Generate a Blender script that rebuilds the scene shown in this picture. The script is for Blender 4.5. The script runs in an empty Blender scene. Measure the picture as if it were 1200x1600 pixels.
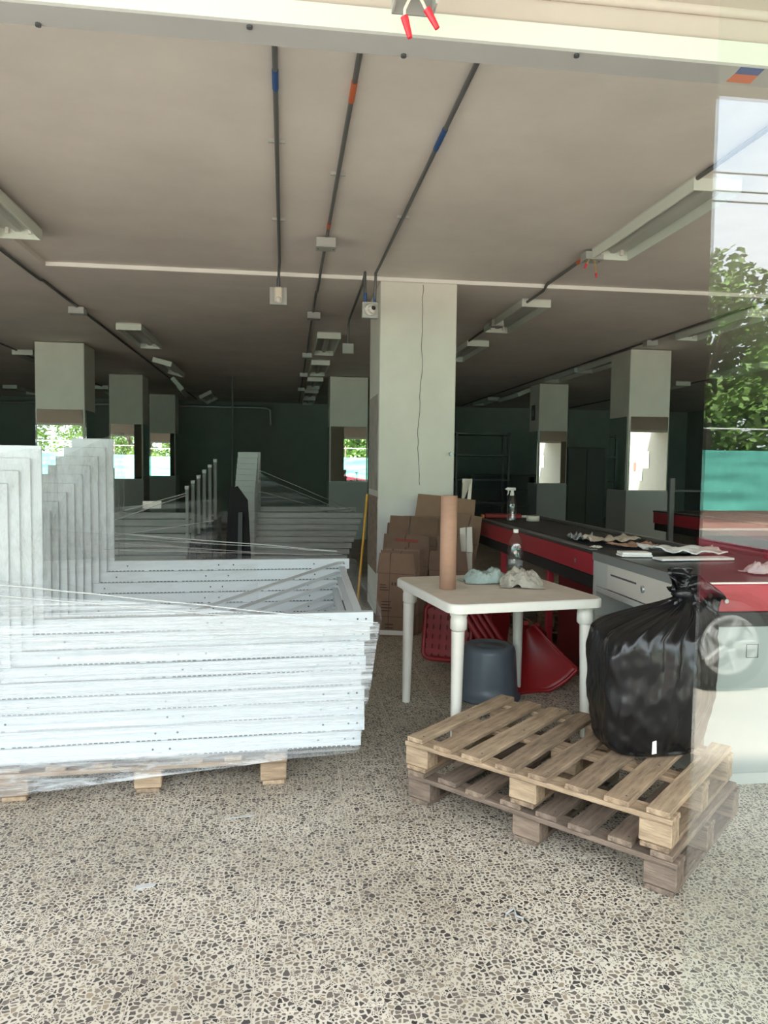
import bpy, bmesh, math, random
from mathutils import Vector, Matrix, noise
R = math.radians
random.seed(7)
SC = bpy.context.scene
COL = SC.collection
PI = math.pi

# ------------------------------------------------------------------ camera
cam_d = bpy.data.cameras.new('camera'); cam = bpy.data.objects.new('camera', cam_d); COL.objects.link(cam)
yaw, pitch, roll = R(7.40), R(-3.5), R(0.72)
fw = Vector((math.sin(yaw)*math.cos(pitch), math.cos(yaw)*math.cos(pitch), math.sin(pitch)))
r0 = Vector((math.cos(yaw), -math.sin(yaw), 0)); u0 = r0.cross(fw)
rr = r0*math.cos(roll) + u0*math.sin(roll); uu = u0*math.cos(roll) - r0*math.sin(roll)
mw = Matrix((rr, uu, -fw)).transposed().to_4x4(); mw.translation = (0, 0, 1.45)
cam.matrix_world = mw
cam_d.sensor_fit = 'VERTICAL'; cam_d.sensor_height = 36.0; cam_d.lens = 1155/1600*36
cam_d.clip_start = 0.02; cam_d.clip_end = 500
SC.camera = cam
# ------------------------------------------------------------------ light
SC.view_settings.view_transform = 'Standard'; SC.view_settings.look = 'None'
SC.view_settings.gamma = 1; SC.view_settings.use_curve_mapping = False
SC.view_settings.exposure = 3.0
SC.cycles.use_denoising = True
SC.cycles.max_bounces = 12; SC.cycles.diffuse_bounces = 6; SC.cycles.transparent_max_bounces = 24
SC.cycles.caustics_reflective = False; SC.cycles.caustics_refractive = False
SC.cycles.sample_clamp_indirect = 6.0
W = bpy.data.worlds.new('sky'); SC.world = W; W.use_nodes = True
nt = W.node_tree; nt.nodes.clear()
wo = nt.nodes.new('ShaderNodeOutputWorld'); bg = nt.nodes.new('ShaderNodeBackground')
tc = nt.nodes.new('ShaderNodeTexCoord'); nz = nt.nodes.new('ShaderNodeTexNoise'); cr = nt.nodes.new('ShaderNodeValToRGB')
nz.inputs['Scale'].default_value = 2.6; nz.inputs['Detail'].default_value = 5; nz.inputs['Roughness'].default_value = .55
cr.color_ramp.elements[0].position = .36; cr.color_ramp.elements[0].color = (.62, .77, .96, 1)
cr.color_ramp.elements[1].position = .66; cr.color_ramp.elements[1].color = (1.05, 1.06, 1.06, 1)
nt.links.new(tc.outputs['Generated'], nz.inputs['Vector']); nt.links.new(nz.outputs['Fac'], cr.inputs['Fac'])
nt.links.new(cr.outputs['Color'], bg.inputs['Color']); nt.links.new(bg.outputs[0], wo.inputs[0])
bg.inputs['Strength'].default_value = 1.0
sun_d = bpy.data.lights.new('sun', 'SUN'); sun = bpy.data.objects.new('sun', sun_d); COL.objects.link(sun)
sun_d.energy = 5.0; sun_d.angle = R(3); sun_d.color = (1, .95, .87)
sun.rotation_euler = (R(-20), R(-30), 0)      # high sun behind the shop: street lit, shop front shaded

# ------------------------------------------------------------------ helpers
class MB:
    """collects polygons, builds ONE mesh object"""
    def __init__(s): s.v = []; s.f = []; s.sm = []
    def add(s, vs, fs, smooth=False):
        n = len(s.v); s.v += [tuple(v) for v in vs]; s.f += [tuple(i+n for i in f) for f in fs]; s.sm += [smooth]*len(fs); return s
    def box(s, a, b, M=None):
        x0, y0, z0 = a; x1, y1, z1 = b
        vs = [Vector(p) for p in ((x0,y0,z0),(x1,y0,z0),(x1,y1,z0),(x0,y1,z0),(x0,y0,z1),(x1,y0,z1),(x1,y1,z1),(x0,y1,z1))]
        if M: vs = [M @ v for v in vs]
        return s.add(vs, ((0,3,2,1),(4,5,6,7),(0,1,5,4),(1,2,6,5),(2,3,7,6),(3,0,4,7)))
    def bbox(s, a, b, bev=.004, M=None):
        """box with chamfered vertical and horizontal edges"""
        bm = bmesh.new(); bmesh.ops.create_cube(bm, size=1)
        for v in bm.verts: v.co = Vector([(a[i]+b[i])/2 + v.co[i]*(b[i]-a[i]) for i in range(3)])
        bmesh.ops.bevel(bm, geom=bm.edges[:], offset=bev, segments=1, affect='EDGES')
        return s.bm(bm, M)
    def bm(s, bm, M=None, smooth=False):
        bm.verts.index_update()
        vs = [(M @ v.co if M else v.co.copy()) for v in bm.verts]; fs = [[v.index for v in f.verts] for f in bm.faces]
        bm.free(); return s.add(vs, fs, smooth)
    def cyl(s, p0, p1, r, n=12, r2=None, cap=True, smooth=True):
        p0, p1 = Vector(p0), Vector(p1); r2 = r if r2 is None else r2
        d = (p1-p0).normalized(); a = d.orthogonal().normalized(); b = d.cross(a)
        vs = []
        for p, q in ((p0, r), (p1, r2)):
            for i in range(n): t = 2*PI*i/n; vs.append(p + a*q*math.cos(t) + b*q*math.sin(t))
        s.add(vs, [(i, (i+1) % n, n+(i+1) % n, n+i) for i in range(n)], smooth)
        if cap:
            s.add(vs[:n], [tuple(reversed(range(n)))]); s.add(vs[n:], [tuple(range(n))])
        return s
    def tube(s, pts, r, n=8, smooth=True, radii=None):
        pts = [Vector(p) for p in pts]; k = len(pts); vs = []; a = None
        for i, p in enumerate(pts):
            d = (pts[min(i+1, k-1)] - pts[max(i-1, 0)]).normalized()
            a = d.orthogonal().normalized() if a is None else (a - d*a.dot(d)).normalized()
            b = d.cross(a); q = radii[i] if radii else r
            for j in range(n): t = 2*PI*j/n; vs.append(p + a*q*math.cos(t) + b*q*math.sin(t))
        fs = [(i*n+j, i*n+(j+1) % n, (i+1)*n+(j+1) % n, (i+1)*n+j) for i in range(k-1) for j in range(n)]
        s.add(vs, fs, smooth); s.add(vs[:n], [tuple(reversed(range(n)))]); s.add(vs[-n:], [tuple(range(n))]); return s
    def lathe(s, prof, c=(0,0,0), n=24, M=None, smooth=True):
        vs = []
        for r, z in prof:
            for i in range(n): t = 2*PI*i/n; v = Vector((c[0]+r*math.cos(t), c[1]+r*math.sin(t), c[2]+z)); vs.append(M @ v if M else v)
        k = len(prof)
        s.add(vs, [(i*n+j, i*n+(j+1) % n, (i+1)*n+(j+1) % n, (i+1)*n+j) for i in range(k-1) for j in range(n)], smooth)
        return s
    def prism(s, poly, h0, h1, f=lambda x, y, h: (x, y, h), smooth=False):
        n = len(poly); vs = [f(x, y, h0) for x, y in poly] + [f(x, y, h1) for x, y in poly]
        return s.add(vs, [tuple(reversed(range(n))), tuple(range(n, 2*n))] + [(i, (i+1) % n, n+(i+1) % n, n+i) for i in range(n)])
    def grid(s, f, nu, nv, thick=None, smooth=True):
        """surface f(u,v), u,v in 0..1"""
        vs = [Vector(f(i/nu, j/nv)) for i in range(nu+1) for j in range(nv+1)]
        fs = [(i*(nv+1)+j, (i+1)*(nv+1)+j, (i+1)*(nv+1)+j+1, i*(nv+1)+j+1) for i in range(nu) for j in range(nv)]
        return s.add(vs, fs, smooth)
    def build(s, name, mat, parent=None, M=None):
        me = bpy.data.meshes.new(name); me.from_pydata(s.v, [], s.f); me.polygons.foreach_set('use_smooth', s.sm)
        bm = bmesh.new(); bm.from_mesh(me); bmesh.ops.recalc_face_normals(bm, faces=bm.faces); bm.to_mesh(me); bm.free()
        me.update(); me.materials.append(mat)
        o = bpy.data.objects.new(name, me); COL.objects.link(o)
        if parent: o.parent = parent
        if M is not None: o.matrix_local = M
        return o

def thing(name, label, cat, loc=(0,0,0), rz=0, group=None):
    o = bpy.data.objects.new(name, None); COL.objects.link(o); o.location = loc; o.rotation_euler = (0, 0, rz); o.empty_display_size = .1
    return tag(o, label, cat, group)
def tag(o, label, cat, group=None):
    o['label'] = label; o['category'] = cat
    if group: o['group'] = group
    return o
def struct(o): o['kind'] = 'structure'; return o
def copy_tree(o, parent=None):
    c = o.copy(); COL.objects.link(c); c.parent = parent
    for ch in o.children: copy_tree(ch, c)
    return c
def T(x, y, z, rz=0, rx=0, ry=0):
    return Matrix.Translation((x, y, z)) @ Matrix.Rotation(rz, 4, 'Z') @ Matrix.Rotation(ry, 4, 'Y') @ Matrix.Rotation(rx, 4, 'X')
ORD = ['topmost', 'second from the top', 'third from the top', 'fourth from the top', 'fifth from the top', 'sixth from the top', 'seventh from the top', 'eighth from the top', 'ninth from the top']
NTH = ['first', 'second', 'third', 'fourth', 'fifth', 'sixth', 'seventh', 'eighth']

# ------------------------------------------------------------------ materials
MATS = {}
def mat(name, col, rough=.6, metal=0, var=.0, vscale=4, bump=0, bscale=40, stretch=None, col2=None, spec=.5, trans=0, coat=0):
    if name in MATS: return MATS[name]
    m = bpy.data.materials.new(name); m.use_nodes = True; n = m.node_tree.nodes; l = m.node_tree.links
    p = n['Principled BSDF']; p.inputs['Base Color'].default_value = (*col, 1); p.inputs['Roughness'].default_value = rough
    p.inputs['Metallic'].default_value = metal; p.inputs['Specular IOR Level'].default_value = spec
    p.inputs['Transmission Weight'].default_value = trans; p.inputs['Coat Weight'].default_value = coat
    if var or bump:
        t = n.new('ShaderNodeTexCoord'); mp = n.new('ShaderNodeMapping'); l.new(t.outputs['Object'], mp.inputs['Vector'])
        if stretch: mp.inputs['Scale'].default_value = stretch
    if var:
        a = n.new('ShaderNodeTexNoise'); a.inputs['Scale'].default_value = vscale; a.inputs['Detail'].default_value = 6; a.inputs['Roughness'].default_value = .62
        rp = n.new('ShaderNodeValToRGB'); c2 = col2 or tuple(c*(1-var) for c in col)
        rp.color_ramp.elements[0].position = .32; rp.color_ramp.elements[0].color = (*c2, 1)
        rp.color_ramp.elements[1].position = .62; rp.color_ramp.elements[1].color = (*col, 1)
        l.new(mp.outputs[0], a.inputs['Vector']); l.new(a.outputs['Fac'], rp.inputs['Fac']); l.new(rp.outputs['Color'], p.inputs['Base Color'])
    if bump:
        b = n.new('ShaderNodeTexNoise'); b.inputs['Scale'].default_value = bscale; b.inputs['Detail'].default_value = 4
        bp = n.new('ShaderNodeBump'); bp.inputs['Strength'].default_value = bump; bp.inputs['Distance'].default_value = .01
        l.new(mp.outputs[0], b.inputs['Vector']); l.new(b.outputs['Fac'], bp.inputs['Height']); l.new(bp.outputs[0], p.inputs['Normal'])
    MATS[name] = m; return m

def terrazzo():
    m = bpy.data.materials.new('terrazzo'); m.use_nodes = True; n = m.node_tree.nodes; l = m.node_tree.links; p = n['Principled BSDF']
    g = n.new('ShaderNodeNewGeometry'); oi = n.new('ShaderNodeObjectInfo')
    k = n.new('ShaderNodeVectorMath'); k.operation = 'MULTIPLY_ADD'; k.inputs[1].default_value = (37, 53, 0)
    cb = n.new('ShaderNodeCombineXYZ'); l.new(oi.outputs['Random'], cb.inputs[0]); l.new(oi.outputs['Random'], cb.inputs[1])
    l.new(cb.outputs[0], k.inputs[0]); l.new(g.outputs['Position'], k.inputs[2])
    # a little warp so that chips are not polygons with straight sides
    wn = n.new('ShaderNodeTexNoise'); wn.inputs['Scale'].default_value = 48; l.new(k.outputs[0], wn.inputs['Vector'])
    wa = n.new('ShaderNodeVectorMath'); wa.operation = 'MULTIPLY_ADD'; wa.inputs[1].default_value = (.016, .016, 0)
    l.new(wn.outputs['Color'], wa.inputs[0]); l.new(k.outputs[0], wa.inputs[2])
    fl2 = n.new('ShaderNodeVectorMath'); fl2.operation = 'MULTIPLY'; fl2.inputs[1].default_value = (1, 1, 0); l.new(wa.outputs[0], fl2.inputs[0])
    prev = None
    wear = n.new('ShaderNodeTexNoise'); wear.inputs['Scale'].default_value = 1.6; wear.inputs['Detail'].default_value = 7; l.new(g.outputs['Position'], wear.inputs['Vector'])
    base = n.new('ShaderNodeValToRGB'); base.color_ramp.elements[0].position = .3; base.color_ramp.elements[0].color = (.37, .325, .25, 1)
    base.color_ramp.elements[1].position = .62; base.color_ramp.elements[1].color = (.55, .50, .41, 1); l.new(wear.outputs['Fac'], base.inputs['Fac'])
    prev = base.outputs['Color']
    def M_(op, x, y=None, z=None):
        q = n.new('ShaderNodeMath'); q.operation = op
        for i_, v_ in enumerate((x, y, z)):
            if v_ is None: continue
            if isinstance(v_, (int, float)): q.inputs[i_].default_value = v_
            else: l.new(v_, q.inputs[i_])
        return q.outputs[0]
    free = None
    for sc, keep, t0, tv in ((58, .72, .05, .19), (125, .74, .07, .15)):     # large chips, then small ones in the cells left free
        e = n.new('ShaderNodeTexVoronoi'); e.feature = 'DISTANCE_TO_EDGE'; c = n.new('ShaderNodeTexVoronoi'); c.feature = 'F1'
        for q in (e, c): q.voronoi_dimensions = '2D'; q.inputs['Scale'].default_value = sc; q.inputs['Randomness'].default_value = .95; l.new(fl2.outputs[0], q.inputs['Vector'])
        sp = n.new('ShaderNodeSeparateColor'); l.new(c.outputs['Color'], sp.inputs[0])
        th = M_('MULTIPLY_ADD', sp.outputs[2], tv, t0)
        edge = M_('MULTIPLY', M_('SUBTRACT', e.outputs['Distance'], th), 30.0)
        edge = M_('MINIMUM', M_('MAXIMUM', edge, 0.0), 1.0)
        kept = M_('LESS_THAN', sp.outputs[0], keep)
        msk = M_('MULTIPLY', edge, kept)
        if free is not None: msk = M_('MULTIPLY', msk, free)
        free = M_('SUBTRACT', 1.0, kept)
        rp = n.new('ShaderNodeValToRGB'); cr_ = rp.color_ramp; cr_.elements[0].color = (.030, .027, .026, 1); cr_.elements[1].color = (.27, .215, .15, 1)
        x = cr_.elements.new(.30); x.color = (.082, .070, .062, 1); x = cr_.elements.new(.78); x.color = (.165, .138, .112, 1)
        l.new(sp.outputs[1], rp.inputs['Fac'])
        mx = n.new('ShaderNodeMix'); mx.data_type = 'RGBA'; l.new(msk, mx.inputs[0]); l.new(prev, mx.inputs[6]); l.new(rp.outputs['Color'], mx.inputs[7])
        prev = mx.outputs[2]
    l.new(prev, p.inputs['Base Color']); p.inputs['Roughness'].default_value = .5; p.inputs['Specular IOR Level'].default_value = .35
    return m

def glassy(name, f0=.04, tint=(.93, .98, .95), gl=(1, 1, 1)):
    m = bpy.data.materials.new(name); m.use_nodes = True; n = m.node_tree.nodes; l = m.node_tree.links; n.remove(n['Principled BSDF'])
    tr = n.new('ShaderNodeBsdfTransparent'); tr.inputs[0].default_value = (*tint, 1); go = n.new('ShaderNodeBsdfGlossy'); go.inputs['Roughness'].default_value = .0; go.inputs['Color'].default_value = (*gl, 1)
    lw = n.new('ShaderNodeLayerWeight'); lw.inputs['Blend'].default_value = .5
    pw = n.new('ShaderNodeMath'); pw.operation = 'POWER'; pw.inputs[1].default_value = 5; l.new(lw.outputs['Facing'], pw.inputs[0])
    ma = n.new('ShaderNodeMath'); ma.operation = 'MULTIPLY_ADD'; ma.inputs[1].default_value = 1-f0; ma.inputs[2].default_value = f0; l.new(pw.outputs[0], ma.inputs[0])
    mx = n.new('ShaderNodeMixShader'); l.new(ma.outputs[0], mx.inputs[0]); l.new(tr.outputs[0], mx.inputs[1]); l.new(go.outputs[0], mx.inputs[2])
    l.new(mx.outputs[0], n['Material Output'].inputs[0]); return m

def film_mat(name, lo, hi, stretch, scale=3):
    """stretch film: clear plastic with milky streaks along the winding"""
    m = bpy.data.materials.new(name); m.use_nodes = True; n = m.node_tree.nodes; l = m.node_tree.links; p = n['Principled BSDF']
    p.inputs['Base Color'].default_value = (.80, .83, .85, 1); p.inputs['Roughness'].default_value = .28
    t = n.new('ShaderNodeTexCoord'); mp = n.new('ShaderNodeMapping'); mp.inputs['Scale'].default_value = stretch; l.new(t.outputs['Object'], mp.inputs['Vector'])
    a = n.new('ShaderNodeTexNoise'); a.inputs['Scale'].default_value = scale; a.inputs['Detail'].default_value = 8; a.inputs['Roughness'].default_value = .72; a.inputs['Distortion'].default_value = .25
    l.new(mp.outputs[0], a.inputs['Vector'])
    mr = n.new('ShaderNodeMapRange'); mr.inputs['From Min'].default_value = .44; mr.inputs['From Max'].default_value = .74; mr.inputs['To Min'].default_value = lo; mr.inputs['To Max'].default_value = hi
    l.new(a.outputs['Fac'], mr.inputs['Value']); l.new(mr.outputs[0], p.inputs['Alpha'])
    b = n.new('ShaderNodeBump'); b.inputs['Strength'].default_value = .6; b.inputs['Distance'].default_value = .02; l.new(a.outputs['Fac'], b.inputs['Height']); l.new(b.outputs[0], p.inputs['Normal'])
    return m

m_floor = terrazzo()
m_grout = mat('grout', (.56, .51, .43), .8)
m_ceil = mat('ceiling_paint', (.77, .72, .665), .85, var=.13, vscale=1.1, bump=.06, bscale=9)
m_lit_riser = mat('lit_riser_white', (.85, .85, .80), .7)
m_wall = mat('wall_paint', (.27, .31, .28), .8, var=.1, vscale=2)
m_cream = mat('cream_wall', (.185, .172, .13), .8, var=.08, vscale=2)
m_soffit = mat('soffit_paint', (.54, .49, .435), .8, var=.06, vscale=3)
m_pillar = mat('pillar_paint', (.74, .75, .67), .75, var=.10, vscale=1.6, bump=.05, bscale=14)
m_pillar2 = mat('pillar_lower_paint', (.74, .73, .69), .7, var=.06, vscale=3)
m_plaster = mat('bare_plaster', (.36, .27, .21), .9, var=.45, vscale=14, bump=.5, bscale=60)
m_greyp = mat('grey_panel', (.36, .39, .38), .5)
m_mirror = mat('mirror', (.88, .93, .90), .01, metal=1)
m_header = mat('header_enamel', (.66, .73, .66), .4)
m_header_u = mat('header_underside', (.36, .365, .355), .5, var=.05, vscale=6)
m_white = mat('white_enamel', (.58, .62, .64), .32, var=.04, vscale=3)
m_whiteB = mat('white_enamel_lit_cap', (.36, .385, .365), .45, var=.12, vscale=5)  # paler enamel for the upright caps, imitating light on their tops
m_whiteC = mat('white_enamel_far', (.52, .55, .53), .4, var=.1, vscale=5)  # greyer copy of the white enamel for the far stack
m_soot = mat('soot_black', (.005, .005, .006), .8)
m_shaded = mat('shaded_enamel', (.17, .185, .175), .5, var=.2, vscale=5)  # white enamel coloured dark to imitate the shade around the rear stack
m_dark = mat('black_paint', (.014, .015, .016), .55)
m_slot = mat('slot_black', (.05, .055, .06), .8)
m_conduit = mat('galvanised_conduit', (.15, .155, .155), .45, metal=.3)
m_conduit2 = mat('silver_pipe', (.42, .45, .44), .35, metal=.7)
m_bluetape = mat('blue_tape', (.03, .09, .26), .5)
m_orange = mat('orange_tape', (.55, .13, .05), .5)
m_box = mat('steel_box', (.48, .50, .47), .45, metal=.3)
m_fix = mat('fixture_enamel', (.68, .74, .66), .4)
m_fixu = mat('fixture_reflector', (.56, .58, .53), .4)
m_red = mat('red_plastic', (.25, .010, .013), .42, var=.15, vscale=6)
m_redpanel = mat('red_laminate', (.34, .022, .035), .35, var=.1, vscale=3)
m_redcap = mat('red_wire_nut', (.70, .03, .05), .35)
m_wire = mat('cream_wire', (.75, .70, .58), .5)
m_wirey = mat('ochre_wire', (.55, .36, .10), .5)
m_greyc = mat('grey_cabinet', (.42, .43, .405), .45, var=.05, vscale=3)
m_greyc2 = mat('grey_cabinet_panel', (.50, .475, .42), .45)
m_ctop = mat('black_counter_top', (.035, .037, .037), .32, var=.3, vscale=9)
m_belt = mat('rubber_belt', (.03, .03, .03), .6, var=.3, vscale=14)
m_steel = mat('steel_edge', (.32, .32, .31), .35, metal=.8)
m_lightp = mat('pale_panel', (.30, .33, .32), .4, var=.04, vscale=2)
m_tplastic = mat('white_plastic', (.70, .68, .61), .45, var=.07, vscale=5)
m_ttop = mat('white_plastic_worn', (.62, .545, .45), .5, var=.16, vscale=7, bump=.08, bscale=90)
m_tube = mat('cardboard_tube', (.42, .25, .17), .8, var=.1, vscale=8, stretch=(1, 1, 4))
m_bucket = mat('grey_bucket', (.085, .105, .125), .38, var=.15, vscale=6)
m_bag = mat('black_bag', (.006, .006, .0065), .27, bump=.22, bscale=11, stretch=(1, 1, .6), spec=.42)
m_cloth1 = mat('pale_green_cloth', (.40, .50, .46), .9, var=.25, vscale=25, bump=.4, bscale=60)
m_cloth2 = mat('beige_cloth', (.42, .39, .32), .9, var=.3, vscale=25, bump=.4, bscale=60)
m_paper = mat('white_paper', (.78, .77, .72), .8, var=.1, vscale=10)
m_news = mat('newsprint', (.55, .48, .38), .85, var=.35, vscale=40)
m_clear = glassy('clear_plastic', .10, (.90, .93, .92))
m_water = glassy('water', .03, (.88, .92, .92))
m_wtape = mat('cream_tape', (.72, .68, .58), .6)
m_yellow = mat('yellow_paint', (.62, .33, .04), .5)
m_glass = glassy('shop_glass', .05, (.96, .985, .97))
m_film = film_mat('stretch_film', .10, .66, (.30, .30, 34), 2.4)
m_film.node_tree.nodes['Mapping'].inputs['Rotation'].default_value = (0, R(3.5), 0)
m_filmb = film_mat('stretch_film_slanted', .0, .80, (.32, .32, 26), 2.4)
m_filmb.node_tree.nodes['Mapping'].inputs['Rotation'].default_value = (0, R(11), 0)
m_film2 = film_mat('stretch_film_dense', .16, .60, (5.0, 5.0, 1.6), 3.0)
m_film2.node_tree.nodes['Principled BSDF'].inputs['Base Color'].default_value = (.34, .36, .35, 1)
m_film3 = film_mat('stretch_film_thin', .02, .34, (.6, .6, 12), 2.0)
m_film3b = film_mat('stretch_film_skirt', .12, .85, (1.2, 1.2, 10), 3.0)
m_strand = mat('film_strand', (.70, .72, .71), .3)
m_strand.node_tree.nodes['Principled BSDF'].inputs['Alpha'].default_value = .45
def woodm(name, c, c2): return mat(name, c, .8, var=.4, vscale=4, col2=c2, bump=.45, bscale=14, stretch=(1.6, 11, 11))
m_woods = [woodm('pallet_wood_a', (.37, .262, .168), (.19, .130, .08)), woodm('pallet_wood_b', (.30, .212, .138), (.125, .086, .055)), woodm('pallet_wood_c', (.42, .308, .20), (.22, .152, .095))]
m_woodd = [woodm('old_wood_a', (.21, .155, .118), (.10, .072, .052)), woodm('old_wood_b', (.25, .185, .135), (.12, .085, .06))]
m_card = [mat('cardboard_a', (.22, .138, .09), .85, var=.15, vscale=6), mat('cardboard_b', (.17, .105, .07), .85, var=.18, vscale=6), mat('cardboard_c', (.28, .175, .112), .85, var=.14, vscale=6)]
m_print = mat('box_print', (.07, .045, .035), .8)
m_printr = mat('red_print', (.22, .05, .035), .8)
m_leaf = mat('leaves', (.17, .30, .06), .6, var=.6, vscale=1.2)
m_bark = mat('bark', (.16, .12, .09), .9, var=.3, vscale=8)
m_mesh = mat('green_netting', (.13, .50, .39), .6, var=.2, vscale=3)
m_pave = mat('pavement', (.46, .42, .36), .85, var=.2, vscale=1.5)
m_asph = mat('asphalt', (.16, .155, .15), .9, var=.2, vscale=2)
m_pinkw = mat('pink_kerb_wall', (.48, .30, .24), .85, var=.1)
m_car = mat('maroon_car_paint', (.17, .02, .035), .5)
m_tyre = mat('tyre', (.02, .02, .02), .8)
m_rim = mat('silver_rim', (.42, .43, .43), .45, metal=.2)
m_cglass = mat('car_glass', (.02, .025, .03), .05)
m_box2 = mat('grey_post', (.14, .15, .145), .5)
m_rackm = mat('dark_steel', (.075, .085, .085), .5, metal=.2)

# ------------------------------------------------------------------ setting: floor
GX, GY = -.09, 2.228
TS = .3335
fl = struct(MB().box((-9, -.2, -.30), (12, 21.2, -.002)).build('floor', m_grout))
fl['label'] = 'speckled grey and cream terrazzo tile floor'
tile = MB().bbox((.0017, .0017, -.0019), (TS-.0017, TS-.0017, 0), .0004)
proto = None; cnt = 0
ti0, ti1, tj0, tj1 = -5, 8, -2, 20           # 13 x 22 tiles one by one
for i in range(ti0, ti1):
    for j in range(tj0, tj1):
        M = Matrix.Translation((GX+i*TS, GY+j*TS, 0))
        if proto is None: proto = tile.build('tile', m_floor, fl, M)
        else:
            o = proto.copy(); COL.objects.link(o); o.parent = fl; o.matrix_local = M
# the rest of the floor, too far or hidden to tell tiles apart
xa, xb, ya, yb = GX+ti0*TS, GX+ti1*TS, GY+tj0*TS, GY+tj1*TS
mb = MB()
for (x0, x1, y0, y1) in ((-9, xa, -.2, 21.2), (xb, 12, -.2, 21.2), (xa, xb, yb, 21.2), (xa, xb, -.2, ya)): mb.box((x0, y0, -.0019), (x1, y1, 0))
o = mb.build('terrazzo_floor_surface', m_floor, fl); o['kind'] = 'stuff'
# street outside
struct(MB().box((-60, -6, -.4), (60, -.2, -.015)).build('pavement', m_pave))
struct(MB().box((-60, -14.6, -.5), (60, -6, -.15)).build('street', m_asph))
struct(MB().box((-60, -70, -.4), (60, -14.6, -.015)).build('far_ground', m_pave))

# ------------------------------------------------------------------ ceiling, walls
mb = MB()
for a_, b_ in (((-9, 7.45, 3.215), (12, 21.2, 3.7)), ((-9, 7.0, 3.19), (12, 7.45, 3.7)), ((-9, 1.86, 3.19), (-2.14, 7.0, 3.7)), ((-2.14, 1.86, 3.228), (12, 7.0, 3.7))):
    struct(MB().box(a_, b_).build('ceiling', m_ceil))
struct(MB().box((-9.3, 21.2, 0), (12.3, 21.5, 3.7)).build('wall_back', m_wall))
struct(MB().box((-9.3, 1.86, 0), (-9, 21.2, 3.7)).build('wall_left', m_wall))
struct(MB().box((12, 1.86, 0), (12.3, 21.2, 3.7)).build('wall_right', m_wall))
struct(MB().box((-9.3, 1.80, 2.515), (12.3, 1.86, 3.7)).build('wall_front', m_soffit))
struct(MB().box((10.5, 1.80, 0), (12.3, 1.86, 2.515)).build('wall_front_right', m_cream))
struct(MB().box((-9.3, .205, 2.595), (10.5, 1.80, 2.9)).build('canopy', m_soffit))
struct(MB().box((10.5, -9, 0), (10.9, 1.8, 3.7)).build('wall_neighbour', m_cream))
# bead where the canopy meets the wall above the header
struct(MB().tube([(-9, 1.79, 2.592), (10.4, 1.79, 2.592)], .013, 8).build('trim_1', m_soffit))
struct(MB().box((-2.14, 6.994, 3.192), (12, 6.9995, 3.226)).build('lit_riser_strip', m_lit_riser))  # white strip paints in the light that the ceiling step catches
# header beam of the shop front
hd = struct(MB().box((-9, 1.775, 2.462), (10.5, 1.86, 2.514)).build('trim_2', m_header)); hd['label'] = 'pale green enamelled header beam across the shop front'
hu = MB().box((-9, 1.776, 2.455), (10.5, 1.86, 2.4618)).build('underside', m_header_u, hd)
# blue and orange stripe painted on the underside of the header
for nm, q_, m in (('orange_stripe', [[1.117, 1.846], [1.183, 1.846], [1.179, 1.8065], [1.117, 1.8065]], m_orange), ('blue_stripe', [[1.117, 1.8065], [1.179, 1.8065], [1.176, 1.7762], [1.113, 1.7762]], m_bluetape)):
    MB().prism(q_, 2.4535, 2.455).build(nm, m, hd)
for i in range(14):
    x = -2.6+i*.42+random.uniform(-.08, .08); y = random.choice((1.786, 1.85))
    MB().cyl((x, y, 2.449), (x, y, 2.456), .007, 8).build('screw', m_slot, hd)

# glass pane of the shop front (frameless edge)
gp = struct(MB().box((.712, 1.195, .0), (4.2, 1.205, 2.592)).build('window_1', m_glass)); gp['label'] = 'clear frameless shop window pane mirroring the street'

# ------------------------------------------------------------------ pillars
def pillar(name, x0, x1, y0, y1, label, mirror=True):
    p = thing(name, label, 'pillar', ((x0+x1)/2, y0, 0)); w = (x1-x0)/2; d = y1-y0
    p['kind'] = 'structure'; del p['category']
    MB().bbox((-w, 0, 0), (w, d, 3.20), .008).build('shaft', m_pillar, p)
    MB().box((-w-.008, -.008, 0), (w+.008, d+.008, 1.14)).build('lower_panel', m_greyp, p)
    for a, b in (((-w+.025, -.016, 1.15), (w-.025, -.002, 2.23)), ((-w-.012, .03, 1.15), (-w-.002, d-.03, 2.23)), ((w+.002, .03, 1.15), (w+.012, d-.03, 2.23))):
        MB().bbox(a, b, .003).build('mirror', m_mirror, p)
    return p
pillar('pillar', -3.66, -2.97, 11.4, 12.0, 'mirror-clad pillar nearest the standing wrapped uprights')
pillar('pillar', -3.50, -2.86, 15.2, 15.8, 'slimmer looking mirror-clad pillar halfway to the back wall')
pillar('pillar', -3.47, -2.84, 19.3, 19.9, 'pillar standing close to the back wall without clear mirror')
pillar('pillar', .80, 1.55, 14.6, 15.3, 'mirror-clad pillar behind the big cracked pillar')
pillar('pillar', 4.92, 5.55, 10.3, 10.95, 'mirror-clad pillar whose mirror shows a cream wall')
pillar('pillar', 5.12, 5.74, 14.8, 15.4, 'mirror-clad pillar with a fire sign on its side')
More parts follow.
